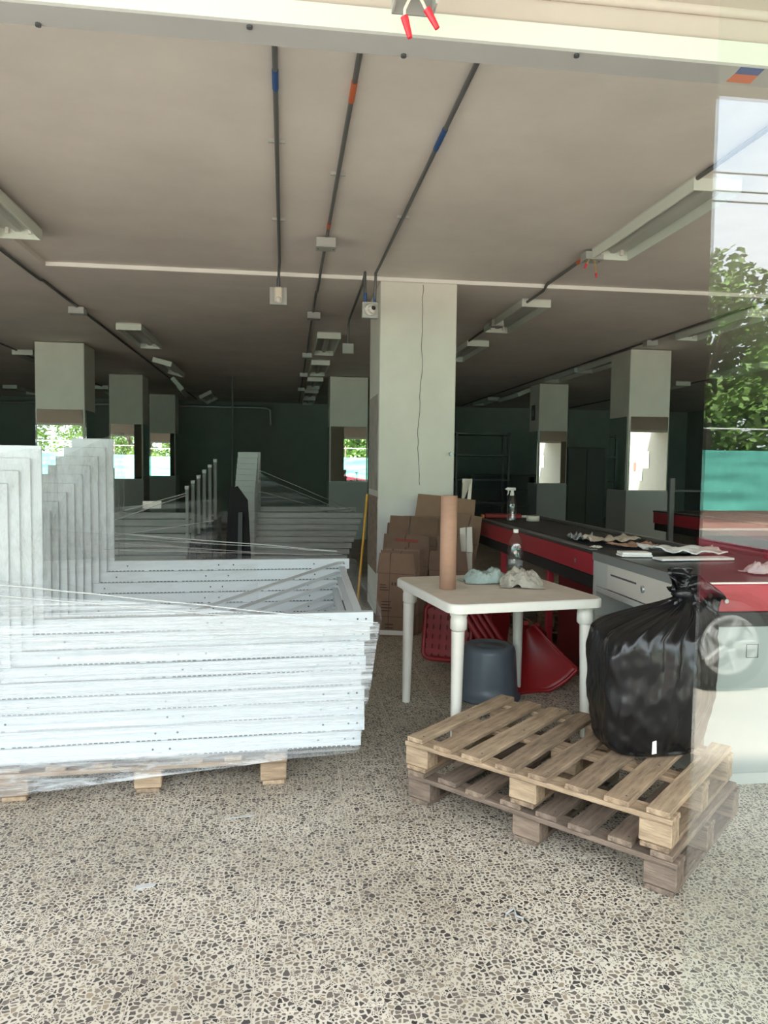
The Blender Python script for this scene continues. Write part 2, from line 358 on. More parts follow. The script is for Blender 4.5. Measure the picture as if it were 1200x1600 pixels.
# big near pillar
pn = thing('pillar', 'large cream plastered pillar with a long vertical crack', 'pillar', (.85, 7.0, 0)); pn['kind'] = 'structure'; del pn['category']
MB().bbox((0, 0, 0), (.735, .85, 3.19), .006).build('shaft', m_pillar, pn)
MB().box((-.004, -.012, 0), (.739, -.001, 1.14)).build('lower_panel', m_pillar2, pn)
def patch(y0, y1, z0, z1, seed):
    r = random.Random(seed); pts = []
    for k in range(9): pts.append((y0+r.uniform(0, .05), z0+(z1-z0)*k/8))
    for k in range(9): pts.append((y1-r.uniform(0, .05), z1-(z1-z0)*k/8))
    return pts
MB().prism(patch(.02, .84, .42, 1.16, 3), -.008, -.001, lambda a, b, h: (h, a, b)).build('bare_patch', m_plaster, pn)
MB().prism(patch(.03, .80, 1.22, 2.15, 5), -.004, -.001, lambda a, b, h: (h, a, b)).build('stained_patch', mat('grey_stain', (.47, .45, .40), .9, var=.3, vscale=4), pn)
r = random.Random(2); pts = []; x = .40
for k in range(44):
    z = 3.17-k*.044; x += r.uniform(-.007, .006); pts.append((x, z))
mb = MB()
for (xa_, za), (xb_, zb) in zip(pts, pts[1:]): mb.add([(xa_-.0035, -.0015, za), (xa_+.002, -.0015, za), (xb_+.002, -.0015, zb), (xb_-.0035, -.0015, zb)], [(0, 1, 2, 3)])
mb.build('crack', mat('crack_dark', (.12, .115, .10), .9), pn)
MB().cyl((.70, -.012, 1.58), (.70, -.05, 1.58), .02, 10).build('wall_valve', m_conduit2, pn)

# ------------------------------------------------------------------ conduits on the ceiling
def conduit(label, pts, name='conduit', r=.0125, m=None, bands=(), clips=()):
    t = thing(name, label, 'conduit', pts[0])
    o = Vector(pts[0]); MB().tube([Vector(p)-o for p in pts], r, 8).build('pipe', m or m_conduit, t)
    for (y0, y1, mm) in bands:      # tape bands, given along y on the first run
        a, b = Vector(pts[0]), Vector(pts[1]); f = lambda y: a+(b-a)*((y-a.y)/(b.y-a.y))-o
        MB().cyl(f(y0), f(y1), r+.0025, 10).build('tape_band', mm, t)
    for y in clips:
        a, b = Vector(pts[0]), Vector(pts[1]); c = a+(b-a)*((y-a.y)/(b.y-a.y))-o
        MB().box((c.x-.045, c.y-.008, c.z-.004), (c.x+.045, c.y+.008, c.z+.016)).build('clip', m_box, t)
    return t
def zc(y): return 3.213 if y < 6.9 else 3.175
conduit('thin grey conduit leading to the hanging motion sensor', [(-.062, 2.6, 3.213), (-.085, 6.6, 3.213), (-.095, 6.88, 3.17), (-.097, 6.9, 3.06)], bands=((3.45, 3.62, m_bluetape),), clips=(5.5, 4.2))
conduit('grey conduit with orange band running through the row of steel boxes', [(.297, 2.6, 3.213), (.282, 6.95, 3.213), (.280, 7.05, 3.178), (.275, 7.5, 3.178), (.27, 7.6, 3.20), (.28, 20.5, 3.20)], bands=((3.5, 3.68, m_orange), (5.5, 5.6, m_orange)), clips=(4.6,))
conduit('grey conduit bending down to the security camera', [(.812, 2.6, 3.213), (.79, 6.35, 3.213), (.755, 6.58, 3.15), (.752, 6.6, 2.93)], bands=((3.9, 4.15, m_bluetape),), clips=(5.3,))
conduit('short grey conduit from the camera box to the blank box', [(.665, 6.62, 2.93), (.665, 6.63, 3.165), (.69, 7.1, 3.17), (.71, 8.9, 3.195), (.708, 8.98, 3.13), (.706, 9.0, 2.93)])
conduit('long grey conduit beside the troughs on the window side', [(2.44, 3.4, 3.213), (2.45, 6.95, 3.213), (2.45, 7.05, 3.178), (2.455, 7.55, 3.178), (2.46, 7.6, 3.20), (2.50, 20.5, 3.20)], r=.014, bands=((5.45, 5.62, m_orange), (6.02, 6.18, m_orange)))
conduit('long dark conduit along the dangling lamp troughs', [(-2.30, 3.0, 3.17), (-2.33, 7.45, 3.17), (-2.35, 7.6, 3.20), (-2.45, 20.5, 3.20)], r=.014)
conduit('conduit passing above the mirror-clad pillar with cream reflection', [(4.86, 5.0, 3.213), (4.86, 6.95, 3.213), (4.86, 7.05, 3.175), (4.86, 7.6, 3.20), (4.84, 20.5, 3.20)], r=.014)
conduit('faint conduit over the far window-side corner', [(8.0, 7.6, 3.20), (8.0, 20.5, 3.20)], r=.014)
conduit('faint conduit above the left-hand mirror pillars', [(-4.25, 7.6, 3.20), (-4.2, 20.5, 3.20)], r=.014)
conduit('silver pipe along the back wall bending down at its end', [(-8.9, 20.6, 3.02), (-.62, 20.6, 3.02), (-.5, 20.6, 2.96), (-.49, 20.6, 2.55)], name='wall_pipe', r=.035, m=m_conduit2)
conduit('thin dark standpipe rising to the ceiling near the back', [(-1.12, 15.2, 0), (-1.12, 15.2, 3.21)], name='standpipe', r=.016)

# junction boxes
def jbox(label, x, y, z, name='junction_box', s=.075, h=.07, group=None):
    t = thing(name, label, 'junction box', (x, y, z), 0, group)
    MB().bbox((-s, -s*.8, -h), (s, s*.8, 0), .004).build('body', m_box, t)
    MB().bbox((-s*1.04, -s*.84, -h-.006), (s*1.04, s*.84, -h), .002).build('cover', m_box, t)
    for a in (-1, 1): MB().cyl((a*s*.8, 0, -h-.006), (a*s*.8, 0, -h-.009), .006, 8).build('screw', m_slot, t)
    return t
for k, y in enumerate((5.86, 8.62, 11.7, 14.2, 16.9)):
    jbox(f'flat steel ceiling junction box, {NTH[k]} along the orange-banded conduit', .28, y, 3.205 if y < 7 else 3.20)
jb = jbox('steel junction box spilling capped yellow wires by the first trough', 2.44, 5.86, 3.205, s=.075, h=.06)
for nm, dx, dz, dy in (('a', -.06, -.10, 0), ('b', .02, -.17, .0)):
    pts = [(.0, -.02, -.055), (dx*.5, -.04, dz*.45), (dx, -.04, dz)]
    w = MB().tube(pts, .005, 6).build('wire', m_wirey, jb)
    MB().cyl(pts[-1], (pts[-1][0]+dx*.25, -.04, pts[-1][2]-.035), .010, 8, r2=.007).build('wire_cap', m_redcap, w)
jbox('steel junction box between the first and second window-side troughs', 2.44, 8.65, 3.20, s=.075)
jbox('steel junction box further along the window-side troughs', 2.46, 11.5, 3.20, s=.075)
jbox('steel junction box on the conduit by the dangling troughs', -2.37, 8.85, 3.20, s=.085)
jbox('steel junction box above the cream-mirror pillar conduit', 4.86, 9.6, 3.20, s=.08)

# hanging boxes: motion sensor, camera, blank box
t = thing('motion_sensor', 'cream motion sensor on a steel box hanging from a conduit', 'sensor', (-.097, 6.9, 2.985))
MB().bbox((-.078, -.02, -.078), (.078, .03, .078), .004).build('back_box', m_box, t)
mb = MB(); mb.bbox((-.036, -.062, -.066), (.036, -.02, .074), .012); mb.build('housing', mat('cream_plastic', (.78, .74, .62), .4), t)
MB().lathe([(.026, -.004), (.024, .008), (.012, .014), (.0, .016)], M=T(0, -.062, -.04, rx=R(90)), n=16).build('lens', m_paper, t)
MB().cyl((0, .005, .07), (0, .005, .165), .016, 10).build('blue_coupling', m_bluetape, t)
t = thing('security_camera', 'white dome security camera on a steel box beside the pillar', 'camera', (.709, 6.6, 2.83))
MB().bbox((-.07, -.02, -.07), (.07, .03, .07), .004).build('back_box', m_box, t)
MB().lathe([(.054, 0), (.052, .02), (.042, .034), (.0, .036)], M=T(0, -.02, 0, rx=R(90)), n=20).build('base', m_paper, t)
MB().lathe([(.0, -.034), (.022, -.028), (.034, -.012), (.036, .004), (.028, .02), (.02, .03)], M=T(.012, -.072, -.004, rx=R(80), rz=R(18)), n=20).build('ball', m_paper, t)
MB().lathe([(.021, .026), (.018, .034), (.0, .034)], M=T(.012, -.072, -.004, rx=R(80), rz=R(18)), n=16).build('lens', m_dark, t)
for dx in (-.042, .042): MB().cyl((dx, .005, .066), (dx, .005, .15), .014, 10).build('blue_coupling', m_bluetape, t)
t = thing('blank_box', 'blank square steel box hanging below the ceiling on a blue coupling', 'junction box', (.706, 9.0, 2.865))
MB().bbox((-.068, -.02, -.062), (.068, .03, .062), .004).build('body', m_box, t)
MB().bbox((-.064, -.025, -.058), (.064, -.02, .058), .002).build('cover', m_box, t)
MB().cyl((0, .005, .06), (0, .005, .15), .014, 10).build('blue_coupling', m_bluetape, t)

# ------------------------------------------------------------------ lamp troughs (empty fluorescent fittings)
def trough_parts(t, w=.31, L=1.52, h=.085):
    MB().bbox((0, 0, -.012), (w, L, 0), .002).build('top_plate', m_fixu, t)
    for x in (0, w-.012): MB().box((x, .012, -h), (x+.012, L-.012, -.012)).build('side_plate', m_fix, t)
    for y in (0, L-.012): MB().box((0, y, -h), (w, y+.012, -.012)).build('end_plate', m_fix, t)
    MB().prism([(w*.38, -.012), (w*.62, -.012), (w*.56, -.045), (w*.44, -.045)], .05, L-.05, lambda a, b, c: (a, c, b)).build('ballast_cover', m_fixu, t)
    for y in (.03, L-.05):
        for x in (w*.24, w*.76): MB().bbox((x-.012, y, -.055), (x+.012, y+.02, -.012), .002).build('lamp_holder', m_paper, t)
    return t
P0 = None
def trough(x, y, label, z=None, rot=(0, 0, 0), group=None):
    global P0
    z = (3.215 if y > 7.2 else 3.228 if x > -2.14 else 3.19) if z is None else z
    if P0 is None: P0 = trough_parts(thing('lamp_trough', label, 'light fixture')); t = P0
    else: t = copy_tree(P0); tag(t, label, 'light fixture', group)
    t.location = (x, y, z); t.rotation_euler = rot; return t
# empties for the hanging brackets are avoided: troughs are screwed straight to the slab
trough(2.42, 4.30, 'long empty white lamp trough beside the capped yellow wires')
for k, y in enumerate((7.55, 10.1, 12.7, 15.3, 17.9)):
    trough(2.44 if k else 2.40, y, f'empty white lamp trough, {NTH[k+1]} along the window-side conduit')
for k, y in enumerate((9.9, 12.5, 14.9, 17.3, 19.2)):
    trough(.37, y, f'empty white lamp trough, {NTH[k]} behind the blank steel box along the middle row')
trough(-2.14, 4.40, 'empty white lamp trough close to the ceiling step corner')
trough(-2.16, 9.77, 'empty white lamp trough hanging straight, first of the dangling row')
trough(-2.20, 12.6, 'lamp trough hanging askew, second of the dangling row', rot=(0, R(14), 0), z=3.20)
trough(-2.28, 15.3, 'lamp trough hanging steeply by one side in the dangling row', rot=(0, R(48), R(4)), z=3.20)
trough(-2.1, 17.9, 'lamp trough tipped the other way at the end of the dangling row', rot=(0, R(-28), 0), z=3.06)
for k, (x, y) in enumerate(((4.95, 7.6), (4.98, 11.0), (4.92, 12.45), (4.9, 15.6), (4.9, 18.0))):
    trough(x, y, f'empty lamp trough, {NTH[k]} along the conduit over the cream-mirror pillar', rot=(0, 0, 0) if k != 3 else (0, R(-24), 0), z=None if k != 3 else 3.08)
for k, (x, y) in enumerate(((-4.30, 12.35), (-6.48, 18.0), (-4.38, 17.6))):
    trough(x, y, ['empty lamp trough partly hidden behind the nearest mirrored left pillar', 'faint lamp trough by the far left back corner', 'faint lamp trough between the left pillars and back wall'][k])
for k, (x, y) in enumerate(((7.55, 11.2), (7.6, 13.9))):
    trough(x, y, ['dim lamp trough behind the shop glass over the far corner', 'dim lamp trough second over the far window-side corner'][k])

# open steel channel with capped wires in front of the header
t = thing('wiring_channel', 'open grey steel channel with two hanging red-capped wires', 'wiring channel', (.252, 1.58, 2.39))
m_chan = mat('channel_steel', (.30, .30, .29), .5, metal=.3)
MB().box((-.042, .0, 0), (.042, .004, .202)).build('back_plate', m_chan, t)
for x in (-.044, .040): MB().box((x, -.045, .0), (x+.004, .004, .202)).build('flange', m_box, t)
MB().lathe([(.010, 0), (.010, .006), (.0045, .006)], M=T(.0, .001, .045, rx=R(90)), n=14).build('grommet', m_dark, t)
for pts, d in (([(.0, -.004, .045), (-.008, -.03, .02), (-.022, -.036, -.012), (-.022, -.034, -.03)], (.012, 0, -.036)), ([(.004, -.004, .045), (.012, -.03, .015), (.024, -.036, -.012)], (.022, 0, -.032))):
    w = MB().tube(pts, .0032, 8).build('wire', m_wire, t)
    e = Vector(pts[-1]); MB().cyl(e+Vector((0, 0, .004)), e+Vector(d), .0085, 8, r2=.0055).build('wire_cap', m_redcap, w)

# ------------------------------------------------------------------ wooden pallets
def pallet(name, label, loc, rz, L=1.14, Wd=.80, nb=8, woods=m_woods, seed=1, foot=True):
    t = thing(name, label, 'pallet', loc, rz); rd = random.Random(seed)
    z = 0
    for v in (0, Wd/2-.045, Wd-.09):
        for u in (0, L/2-.06, L-.12): MB().bbox((u+rd.uniform(0, .004), v+.004, .018), (u+.118, v+.086, .100), .004).build('block', rd.choice(woods), t)
        MB().bbox((0, v, .100), (L, v+.09, .120), .003).build('stringer_board', rd.choice(woods), t)
    for u in (0, L/2-.06, L-.12):
        MB().bbox((-Wd/2, -.05, 0), (Wd/2, .05, .018), .003).build('bottom_board', rd.choice(woods), t, T(u+.06, Wd/2, 0, R(90)))
    for k in range(nb):
        w = rd.uniform(.076, .096); u = k*(L-.10)/(nb-1); e0, e1 = rd.uniform(-.012, .006), rd.uniform(-.01, .012)
        # board runs along the pallet's short side; material grain follows its own x axis
        M = T(u+.05+rd.uniform(-.006, .006), Wd/2, .1205, R(90)+rd.uniform(-.012, .012))
        b = MB().bbox((-Wd/2+e0, -w/2, 0), (Wd/2+e1, w/2, .021), .003).build('deck_board', rd.choice(woods), t, M)
        for yy in (-Wd/2+.045, 0, Wd/2-.045):
            MB().cyl((yy, -.02, .0205), (yy, -.02, .022), .004, 6).build('nail', m_slot, b) if k % 2 == 0 else None
    return t
prz = math.atan2(-.729, .684)
PA = Vector((.516, 3.10, 0)); PU = Vector((.684, -.729, 0)); PV = Vector((.729, .684, 0))
pallet('pallet', 'weathered grey-brown wooden pallet on the floor beneath another pallet', (.520, 3.105, 0), prz, 1.15, .80, 8, m_woodd, 3)
pallet('pallet', 'pale wooden pallet on top of another, carrying the black bag', (.508, 3.112, .1425), prz+R(.6), 1.14, .80, 8, m_woods, 5)
PIV = Matrix.Translation((.36, 3.34, 0)) @ Matrix.Rotation(R(3.2), 4, 'Z') @ Matrix.Translation((-.36, -3.34, 0))
def turn(o): o.matrix_basis = PIV @ o.matrix_basis; return o
turn(pallet('pallet', 'wooden pallet under the film-wrapped white shelving stack', (-1.22, 3.34, 0), R(0), 1.22, 1.2, 7, m_woods, 8))
pallet('pallet', 'dusty wooden pallet on the floor under the checkout counter', (2.03, 5.75, 0), R(4), .56, .9, 4, m_woodd, 9)
pallet('pallet', 'dusty wooden pallet stacked on another under the checkout counter', (2.05, 5.75, .1425), R(2), .56, .9, 4, m_woodd, 10)

# ------------------------------------------------------------------ white slotted steel L-frames, nested in stacks
def l_frame(name, label, x_right, x_up, z, ztop, y, yfar, dzf, group=None, upw=.24, armh=.0658, m=None, brace=True, detail=True, seed=0, far=True, xo=0):
    """one L-shaped shelving frame: two arms, two uprights, end bar and brace"""
    m = m or m_white
    t = thing(name, label, 'shelving frame', (x_up, y, z), 0, group); L0 = x_right-x_up; rd = random.Random(seed)
    for side in ((0, 1) if far else (0,)):
        yo = (yfar-y)*side; zo = dzf*side; L = L0+xo*side; u0_ = xo*side
        mb = MB()
        # arm: folded channel (front web, top and bottom flanges)
        mb.bbox((-upw, yo, zo), (L, yo+.004, zo+armh), .0012); mb.box((-upw, yo+.004, zo), (L, yo+.045, zo+.004)); mb.box((-upw, yo+.004, zo+armh-.004), (L, yo+.045, zo+armh))
        mb.box((L-.004, yo+.004, zo+.004), (L, yo+.045, zo+armh-.004))
        arm = mb.build('arm', m, t)
        mb = MB(); mb.bbox((-upw+u0_, yo, zo+armh), (u0_, yo+.011, ztop-z+zo*.9), .002)
        up = mb.build('upright', m, t)
        if detail:
            mb = MB(); n = int((L+upw-.06)/.022)
            for k in range(n):
                x = -upw+.03+k*.022
                if rd.random() < .93: mb.box((x, yo-.0012, zo+.001), (x+.015, yo+.001, zo+.0055))
            o = mb.build('slot_row', m_slot, arm); o['kind'] = 'stuff'
            mb = MB()
            for x in (L-.035, L-.075, L-.21+rd.uniform(-.02, .02), L*.45+rd.uniform(-.04, .04), L*.45+.1, L*.08+rd.uniform(-.03, .03)):
                mb.cyl((x, yo-.0012, zo+.034), (x, yo+.001, zo+.034), .0048, 8)
            mb.build('bolt_hole', m_slot, arm)
    L = L0
    if far and brace:
        a = Vector((L*.35+rd.uniform(-.05, .05), .045, armh-.02)); b = Vector((L-.05+xo, yfar-y, dzf+armh-.02)); d = (b-a); ln = d.length
        Mx = Matrix.Translation(a) @ d.to_track_quat('X', 'Z').to_matrix().to_4x4()
        MB().bbox((0, -.022, 0), (ln, .022, .004), .001, Mx).build('brace', m, t)
        a = Vector((L-.05, .046, armh*.5)); b = Vector((L-.05+xo, yfar-y, dzf+armh*.5)); d = b-a
        Mx = Matrix.Translation(a) @ d.to_track_quat('X', 'Z').to_matrix().to_4x4()
        MB().bbox((0, -.02, -.02), (d.length, .02, -.016), .001, Mx).build('end_bar', m, t)
    return t
xr = [.332, .350, .350, .352, .338, .362, .356, .385, .402]
for k in range(9):
    z = .168+.0665*k
    turn(l_frame('shelving_frame', f'white slotted steel frame, {ORD[8-k]} in the wrapped stack beside the cardboard', xr[k]+.004, -1.39+.0425*k, z, 1.08+.054*k+.01, 3.32+.0135*k, 4.66+.0135*k, .085, seed=k, xo=.07))
# second stack further back, in front of the back wall
for k in range(8):
    z = .30+.0735*k
    l_frame('shelving_frame', f'off-white frame, {ORD[7-k]} in the far stack behind the broom',   .72+.028*k, -.40+.005*k, z, 1.13+.068*k, 9.0+.0135*k, 9.9+.0135*k, .02, m=m_whiteC, detail=False, seed=20+k, brace=(k == 7), armh=.062)
pallet('pallet', 'pallet under the far stack of off-white frames', (-.75, 9.05, .0), 0, 1.3, .95, 5, m_woodd, 12)
MB_ = MB().box((-.75, 9.05, .143), (.60, 9.95, .2985)).build('packing_crate', m_dark); tag(MB_, 'low black packing board under the far stack of off-white frames', 'board')
# third stack, enamel darkened to imitate shade, with uprights at the left end
for k in range(8):
    z = .45+.068*k
    l_frame('shelving_frame', f'white frame darkened for shade, {ORD[7-k]} in the film-tied stack with the white label', -.98+.012*k, -1.72+.012*k, z, 1.0+.058*k, 7.2+.0135*k, 8.1, .0, m=m_shaded, detail=False, seed=40+k, upw=.10, brace=False, far=False, armh=.060)
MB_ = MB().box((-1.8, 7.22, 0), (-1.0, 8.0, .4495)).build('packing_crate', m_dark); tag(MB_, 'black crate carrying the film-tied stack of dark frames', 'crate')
# leaning row of narrow uprights
for k in range(6):
    x = -.975+.048*k; z = .0
    t = thing('shelf_upright', f'narrow steel shelf upright, {NTH[k]} in the stepped row beside the black board', 'shelf upright', (x, 7.24+.05*k, .0))
    zb, zt = .69+.043*k, 1.21+.052*k
    MB().bbox((0, 0, zb), (.030, .035, zt), .002).build('post', m_shaded, t)
    MB().bbox((-.004, -.004, zt), (.034, .039, zt+.035), .003).build('cap', m_whiteB, t)  # cap paler than the post: lit top put into the colour
    MB().bbox((0, .035, zb), (.030, .75, zb+.035), .002).build('foot', m_shaded, t)
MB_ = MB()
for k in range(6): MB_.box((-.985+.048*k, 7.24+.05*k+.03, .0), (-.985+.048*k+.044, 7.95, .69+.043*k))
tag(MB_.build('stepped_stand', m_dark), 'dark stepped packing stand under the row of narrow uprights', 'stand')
# black folded board beside them
t = thing('black_board', 'glossy black plastic board leaning beside the stepped uprights', 'board', (-.60, 7.5, 0))
MB().prism([(-.05, 0), (.26, 0), (.20, 1.10), (.10, 1.24), (.02, 1.22)], 0, .05, lambda a, b, h: (a, h-b*.04, b)).build('panel', m_soot, t)
MB().prism([(.10, .45), (.14, .45), (.15, .98), (.11, .98)], -.03, .0, lambda a, b, h: (a, h-b*.04, b)).build('strut', m_rackm, t)
# paper label on the film
tag(MB().bbox((-1.36, 7.188, 1.03), (-1.19, 7.192, 1.10), .001, None).build('paper_label', m_paper), 'small white paper label stuck on the film-tied dark stack', 'label')

# ------------------------------------------------------------------ stretch film
def ring(pts, z0f, z1f, seed, amp=.008, nv=14, seg=26, close=False):
    """film band following plan points; z0f/z1f give lower and upper edge along the way"""
    P = [Vector((x, y, 0)) for x, y in pts]; ln = [0]
    for a, b in zip(P, P[1:]): ln.append(ln[-1]+(b-a).length)
    def f(u, v):
        s = u*ln[-1]; i = max(j for j in range(len(P)-1) if ln[j] <= s+1e-9); k = (s-ln[i])/(ln[i+1]-ln[i]); p = P[i].lerp(P[i+1], k)
        z = z0f(u)*(1-v)+z1f(u)*v; d = (P[i+1]-P[i]).normalized(); nrm = Vector((d.y, -d.x, 0))
        w = noise.noise(Vector((s*1.3, z*14, seed)))*amp+noise.noise(Vector((s*5, z*40, seed+9)))*amp*.4
        if p.x > .2: p.x -= max(0, .74-z)*.16*(p.x-.2)/.25
        return p+nrm*(abs(w)+.001)+Vector((0, 0, z+noise.noise(Vector((s*2.2, v*3, seed+3)))*.012))
    return MB().grid(f, seg*(len(pts)-1), nv)
tf = thing('stretch_film', 'clear stretch film wound around the white frames and their pallet', 'stretch film', (0, 0, 0))
plan = [(-1.66, 3.302), (.412, 3.302), (.51, 4.80), (-1.66, 4.84)]
ring(plan[:3], lambda u: .125+.05*u+.015*math.sin(u*9), lambda u: .60-.05*u, 1).build('film_band', m_film, tf)
ring([(-1.66, 3.296), (.416, 3.296), (.515, 4.81)], lambda u: .36, lambda u: .97-.32*min(u*1.25, 1)+(.10*max(0, u-.62)), 2).build('film_band', m_film, tf)
ring([(-1.66, 3.290), (.30, 3.290)], lambda u: .30-.02*u, lambda u: 1.0-.30*u, 3, .012).build('film_band', m_filmb, tf)
ring([(-1.66, 3.284), (.41, 3.284)], lambda u: .70-.22*u, lambda u: .99-.26*u, 8, .010).build('film_band', m_filmb, tf)
ring([(.42, 3.30), (.52, 4.815), (-1.0, 4.845)], lambda u: .62+.06*u, lambda u: .80+.09*u, 4).build('film_band', m_film3, tf)
ring([(-1.66, 3.300), (.0, 3.312)], lambda u: .015+.11*u, lambda u: .21-.02*u, 7, .03).build('film_skirt', m_film3b, tf)
# film round the two groups of uprights
ring([(-1.70, 3.285), (-1.02, 3.285), (-1.0, 3.48)], lambda u: .80, lambda u: 1.40+.10*min(1, u*1.4), 5, .006).build('film_band', m_film2, tf)
ring([(-1.65, 4.62), (-.95, 4.62), (-.93, 4.85)], lambda u: .88, lambda u: 1.28+.36*min(1, u*1.3), 6, .006).build('film_band', m_film2, tf)
# loose sheet sagging from the upright tops over the corner
def sheet(u, v):
    x = -1.62+u*1.5; a = 1.02-.24*u; b = 1.12-.24*u
    return (x, 3.30+v*1.35, a+(b-a)*v-.10*math.sin(v*PI)*(1-.5*u)+.012*noise.noise((u*6, v*6, 2)))
o = MB().grid(lambda u, v: sheet(u, v), 24, 14).build('film_sheet', m_film3, tf)
def strand(pts, r=.003):
    P = [Vector(p) for p in pts]; out = []
    for a, b in zip(P, P[1:]):
        for k in range(8): q = a.lerp(b, k/8); out.append(q+Vector((0, 0, .006*noise.noise(q*6))))
    out.append(P[-1]); return MB().tube(out, r, 5)
for pts, r_ in (([(-1.6, 3.275, 1.0), (-.5, 3.275, .86), (.40, 3.28, .745)], .0035), ([(-1.6, 3.27, .95), (-.3, 3.27, .80), (.38, 3.28, .70)], .0025), ([(-1.03, 4.84, 1.02), (.40, 4.86, .89)], .0035), ([(-1.03, 4.84, .99), (.42, 4.86, .885)], .002), ([(-1.03, 4.70, .93), (.10, 4.86, .87), (.44, 4.84, .87)], .002)):
    strand(pts, r_).build('film_strand', m_strand, tf)
turn(tf)
# film trailing off the stacks behind
t2 = thing('stretch_film', 'loose film strands strung across the dark stacks further back', 'stretch film', (0, 0, 0))
ring([(-1.85, 7.17), (-.70, 7.17), (-.66, 7.6)], lambda u: .62, lambda u: 1.02+.14*u, 12, .02).build('film_band', m_film3, t2)
for pts in ([(-1.72, 7.1, .95), (-.95, 7.1, 1.18)], [(-1.72, 7.1, .88), (-.95, 7.1, 1.16)], [(-1.60, 7.1, .78), (-.70, 7.15, .92)], [(-1.7, 7.1, .82), (-.72, 7.12, .70)], [(-1.7, 7.1, .72), (-.3, 7.12, .62)]):
    strand(pts, .004).build('film_strand', m_strand, t2)
t3 = thing('stretch_film', 'wispy film trailing off the far upright of off-white frames', 'stretch film', (0, 0, 0))
ring([(-.80, 8.97), (.95, 8.97)], lambda u: .36, lambda u: .90, 15, .015).build('film_band', m_film3, t3)
def tri(u, v):
    x = -.36+1.1*u; zt = 1.38*(1-u)**1.6+.93*(1-(1-u)**1.6); return (x, 8.99+.01*v, .92+(zt-.92)*v)
MB().grid(tri, 20, 6).build('film_sheet', m_film3, t3)
for a, b in (((-.36, 8.98, 1.40), (.75, 8.98, .93)), ((-.36, 8.98, 1.14), (.35, 8.98, .95)), ((-.1, 8.98, 1.22), (.62, 8.98, .93))): strand([a, b], .004).build('film_strand', m_strand, t3)

# ------------------------------------------------------------------ table
def rounded(w, d, r, n=6):
    pts = []
    for cx, cy, a0 in ((w/2-r, d/2-r, 0), (-w/2+r, d/2-r, 90), (-w/2+r, -d/2+r, 180), (w/2-r, -d/2+r, 270)):
        for k in range(n+1): a = R(a0+90*k/n); pts.append((cx+r*math.cos(a), cy+r*math.sin(a)))
    return pts
TZ = .768
tb = thing('plastic_table', 'white moulded plastic table with worn beige top beside the counter', 'table', (1.165, 4.10, 0), R(9))
W_, D_ = .88, .96
mb = MB(); po = rounded(W_, D_, .07); pi_ = rounded(W_-.016, D_-.016, .062); n = len(po)
rim = [(x, y, TZ-.048) for x, y in po]+[(x, y, TZ-.008) for x, y in po]+[(x, y, TZ) for x, y in pi_]+[(x*.985, y*.985, TZ-.002) for x, y in pi_]
mb.add(rim, [(k*n+i, k*n+(i+1) % n, (k+1)*n+(i+1) % n, (k+1)*n+i) for k in range(3) for i in range(n)], True)
mb.add([(x, y, TZ-.02) for x, y in po], [tuple(range(n))])
mb.build('rim', m_tplastic, tb)
MB().prism([(x*.985, y*.985) for x, y in pi_], TZ-.012, TZ-.0015).build('table_top', m_ttop, tb)
for sx in (-1, 1):
    for sy in (-1, 1):
        x, y = sx*(W_/2-.075), sy*(D_/2-.085)
        lg = thing  # legs are fluted tapering tubes with a collar
        mb = MB(); vs = []; k = 28; prof = [(.024, 0), (.0255, .02), (.030, .40), (.033, .62)]
        for r_, z in prof:
            for i in range(k): a = 2*PI*i/k; q = r_*(1+.045*math.cos(a*14)); vs.append((x+q*math.cos(a)+sx*.012*(1-z), y+q*math.sin(a)+sy*.012*(1-z), z))
        mb.add(vs, [(q*k+i, q*k+(i+1) % k, (q+1)*k+(i+1) % k, (q+1)*k+i) for q in range(len(prof)-1) for i in range(k)], True)
        mb.lathe([(0, 0), (.024, 0)], (x+sx*.012, y+sy*.012, 0), 28)
        leg = mb.build('leg', m_tplastic, tb)
        MB().lathe([(.033, .62), (.043, .63), (.043, .675), (.040, .69), (.046, .70), (.046, TZ-.02)], (x, y, 0), 24).build('collar', m_tplastic, leg)

# things on the table
t = thing('cardboard_tube', 'tall brown cardboard tube standing on the white table', 'tube', (.895, 4.06, TZ))
MB().lathe([(.038, 0), (.046, 0), (.046, .525), (.038, .525), (.038, 0)], n=36).build('tube_wall', m_tube, t)
def rag(name, label, m, c, sx, sy, h, seed, rz):
    nu, nv = 44, 34
    def f(u, v):
        a, b = u*2-1, v*2-1; d = math.sqrt(a*a+b*b); n1 = noise.noise((a*2.1+seed, b*2.1, seed)); n2 = noise.noise((a*5+seed, b*5, seed*2)); n3 = noise.noise((a*11, b*11, seed*3))
        e = max(0, 1-d**2.6*(1+.35*n1)); z = h*(e**.5)*(0.62+.55*n1+.32*(1-abs(n2)*2.2))+.006*n3*e
        return (a*sx*(1+.22*noise.noise((b*2, seed, 1))), b*sy*(1+.25*noise.noise((a*2, seed, 4))), max(z, .002)+.002)
    o = MB().grid(f, nu, nv).build(name, m)
    sm = o.modifiers.new('thickness', 'SOLIDIFY'); sm.thickness = .003; sm.offset = 1
    o.location = c; o.rotation_euler = (0, 0, rz); return tag(o, label, 'cloth')
rag('cleaning_cloth', 'crumpled pale green cloth on the white table', m_cloth1, (1.19, 4.31, TZ), .15, .10, .085, 3.3, R(8))
rag('cleaning_cloth', 'crumpled beige cloth on the white table edge', m_cloth2, (1.345, 4.13, TZ), .125, .10, .095, 8.1, R(-14))
t = thing('water_bottle', 'clear plastic bottle with white cap standing behind the cloths', 'bottle', (1.425, 4.50, TZ))
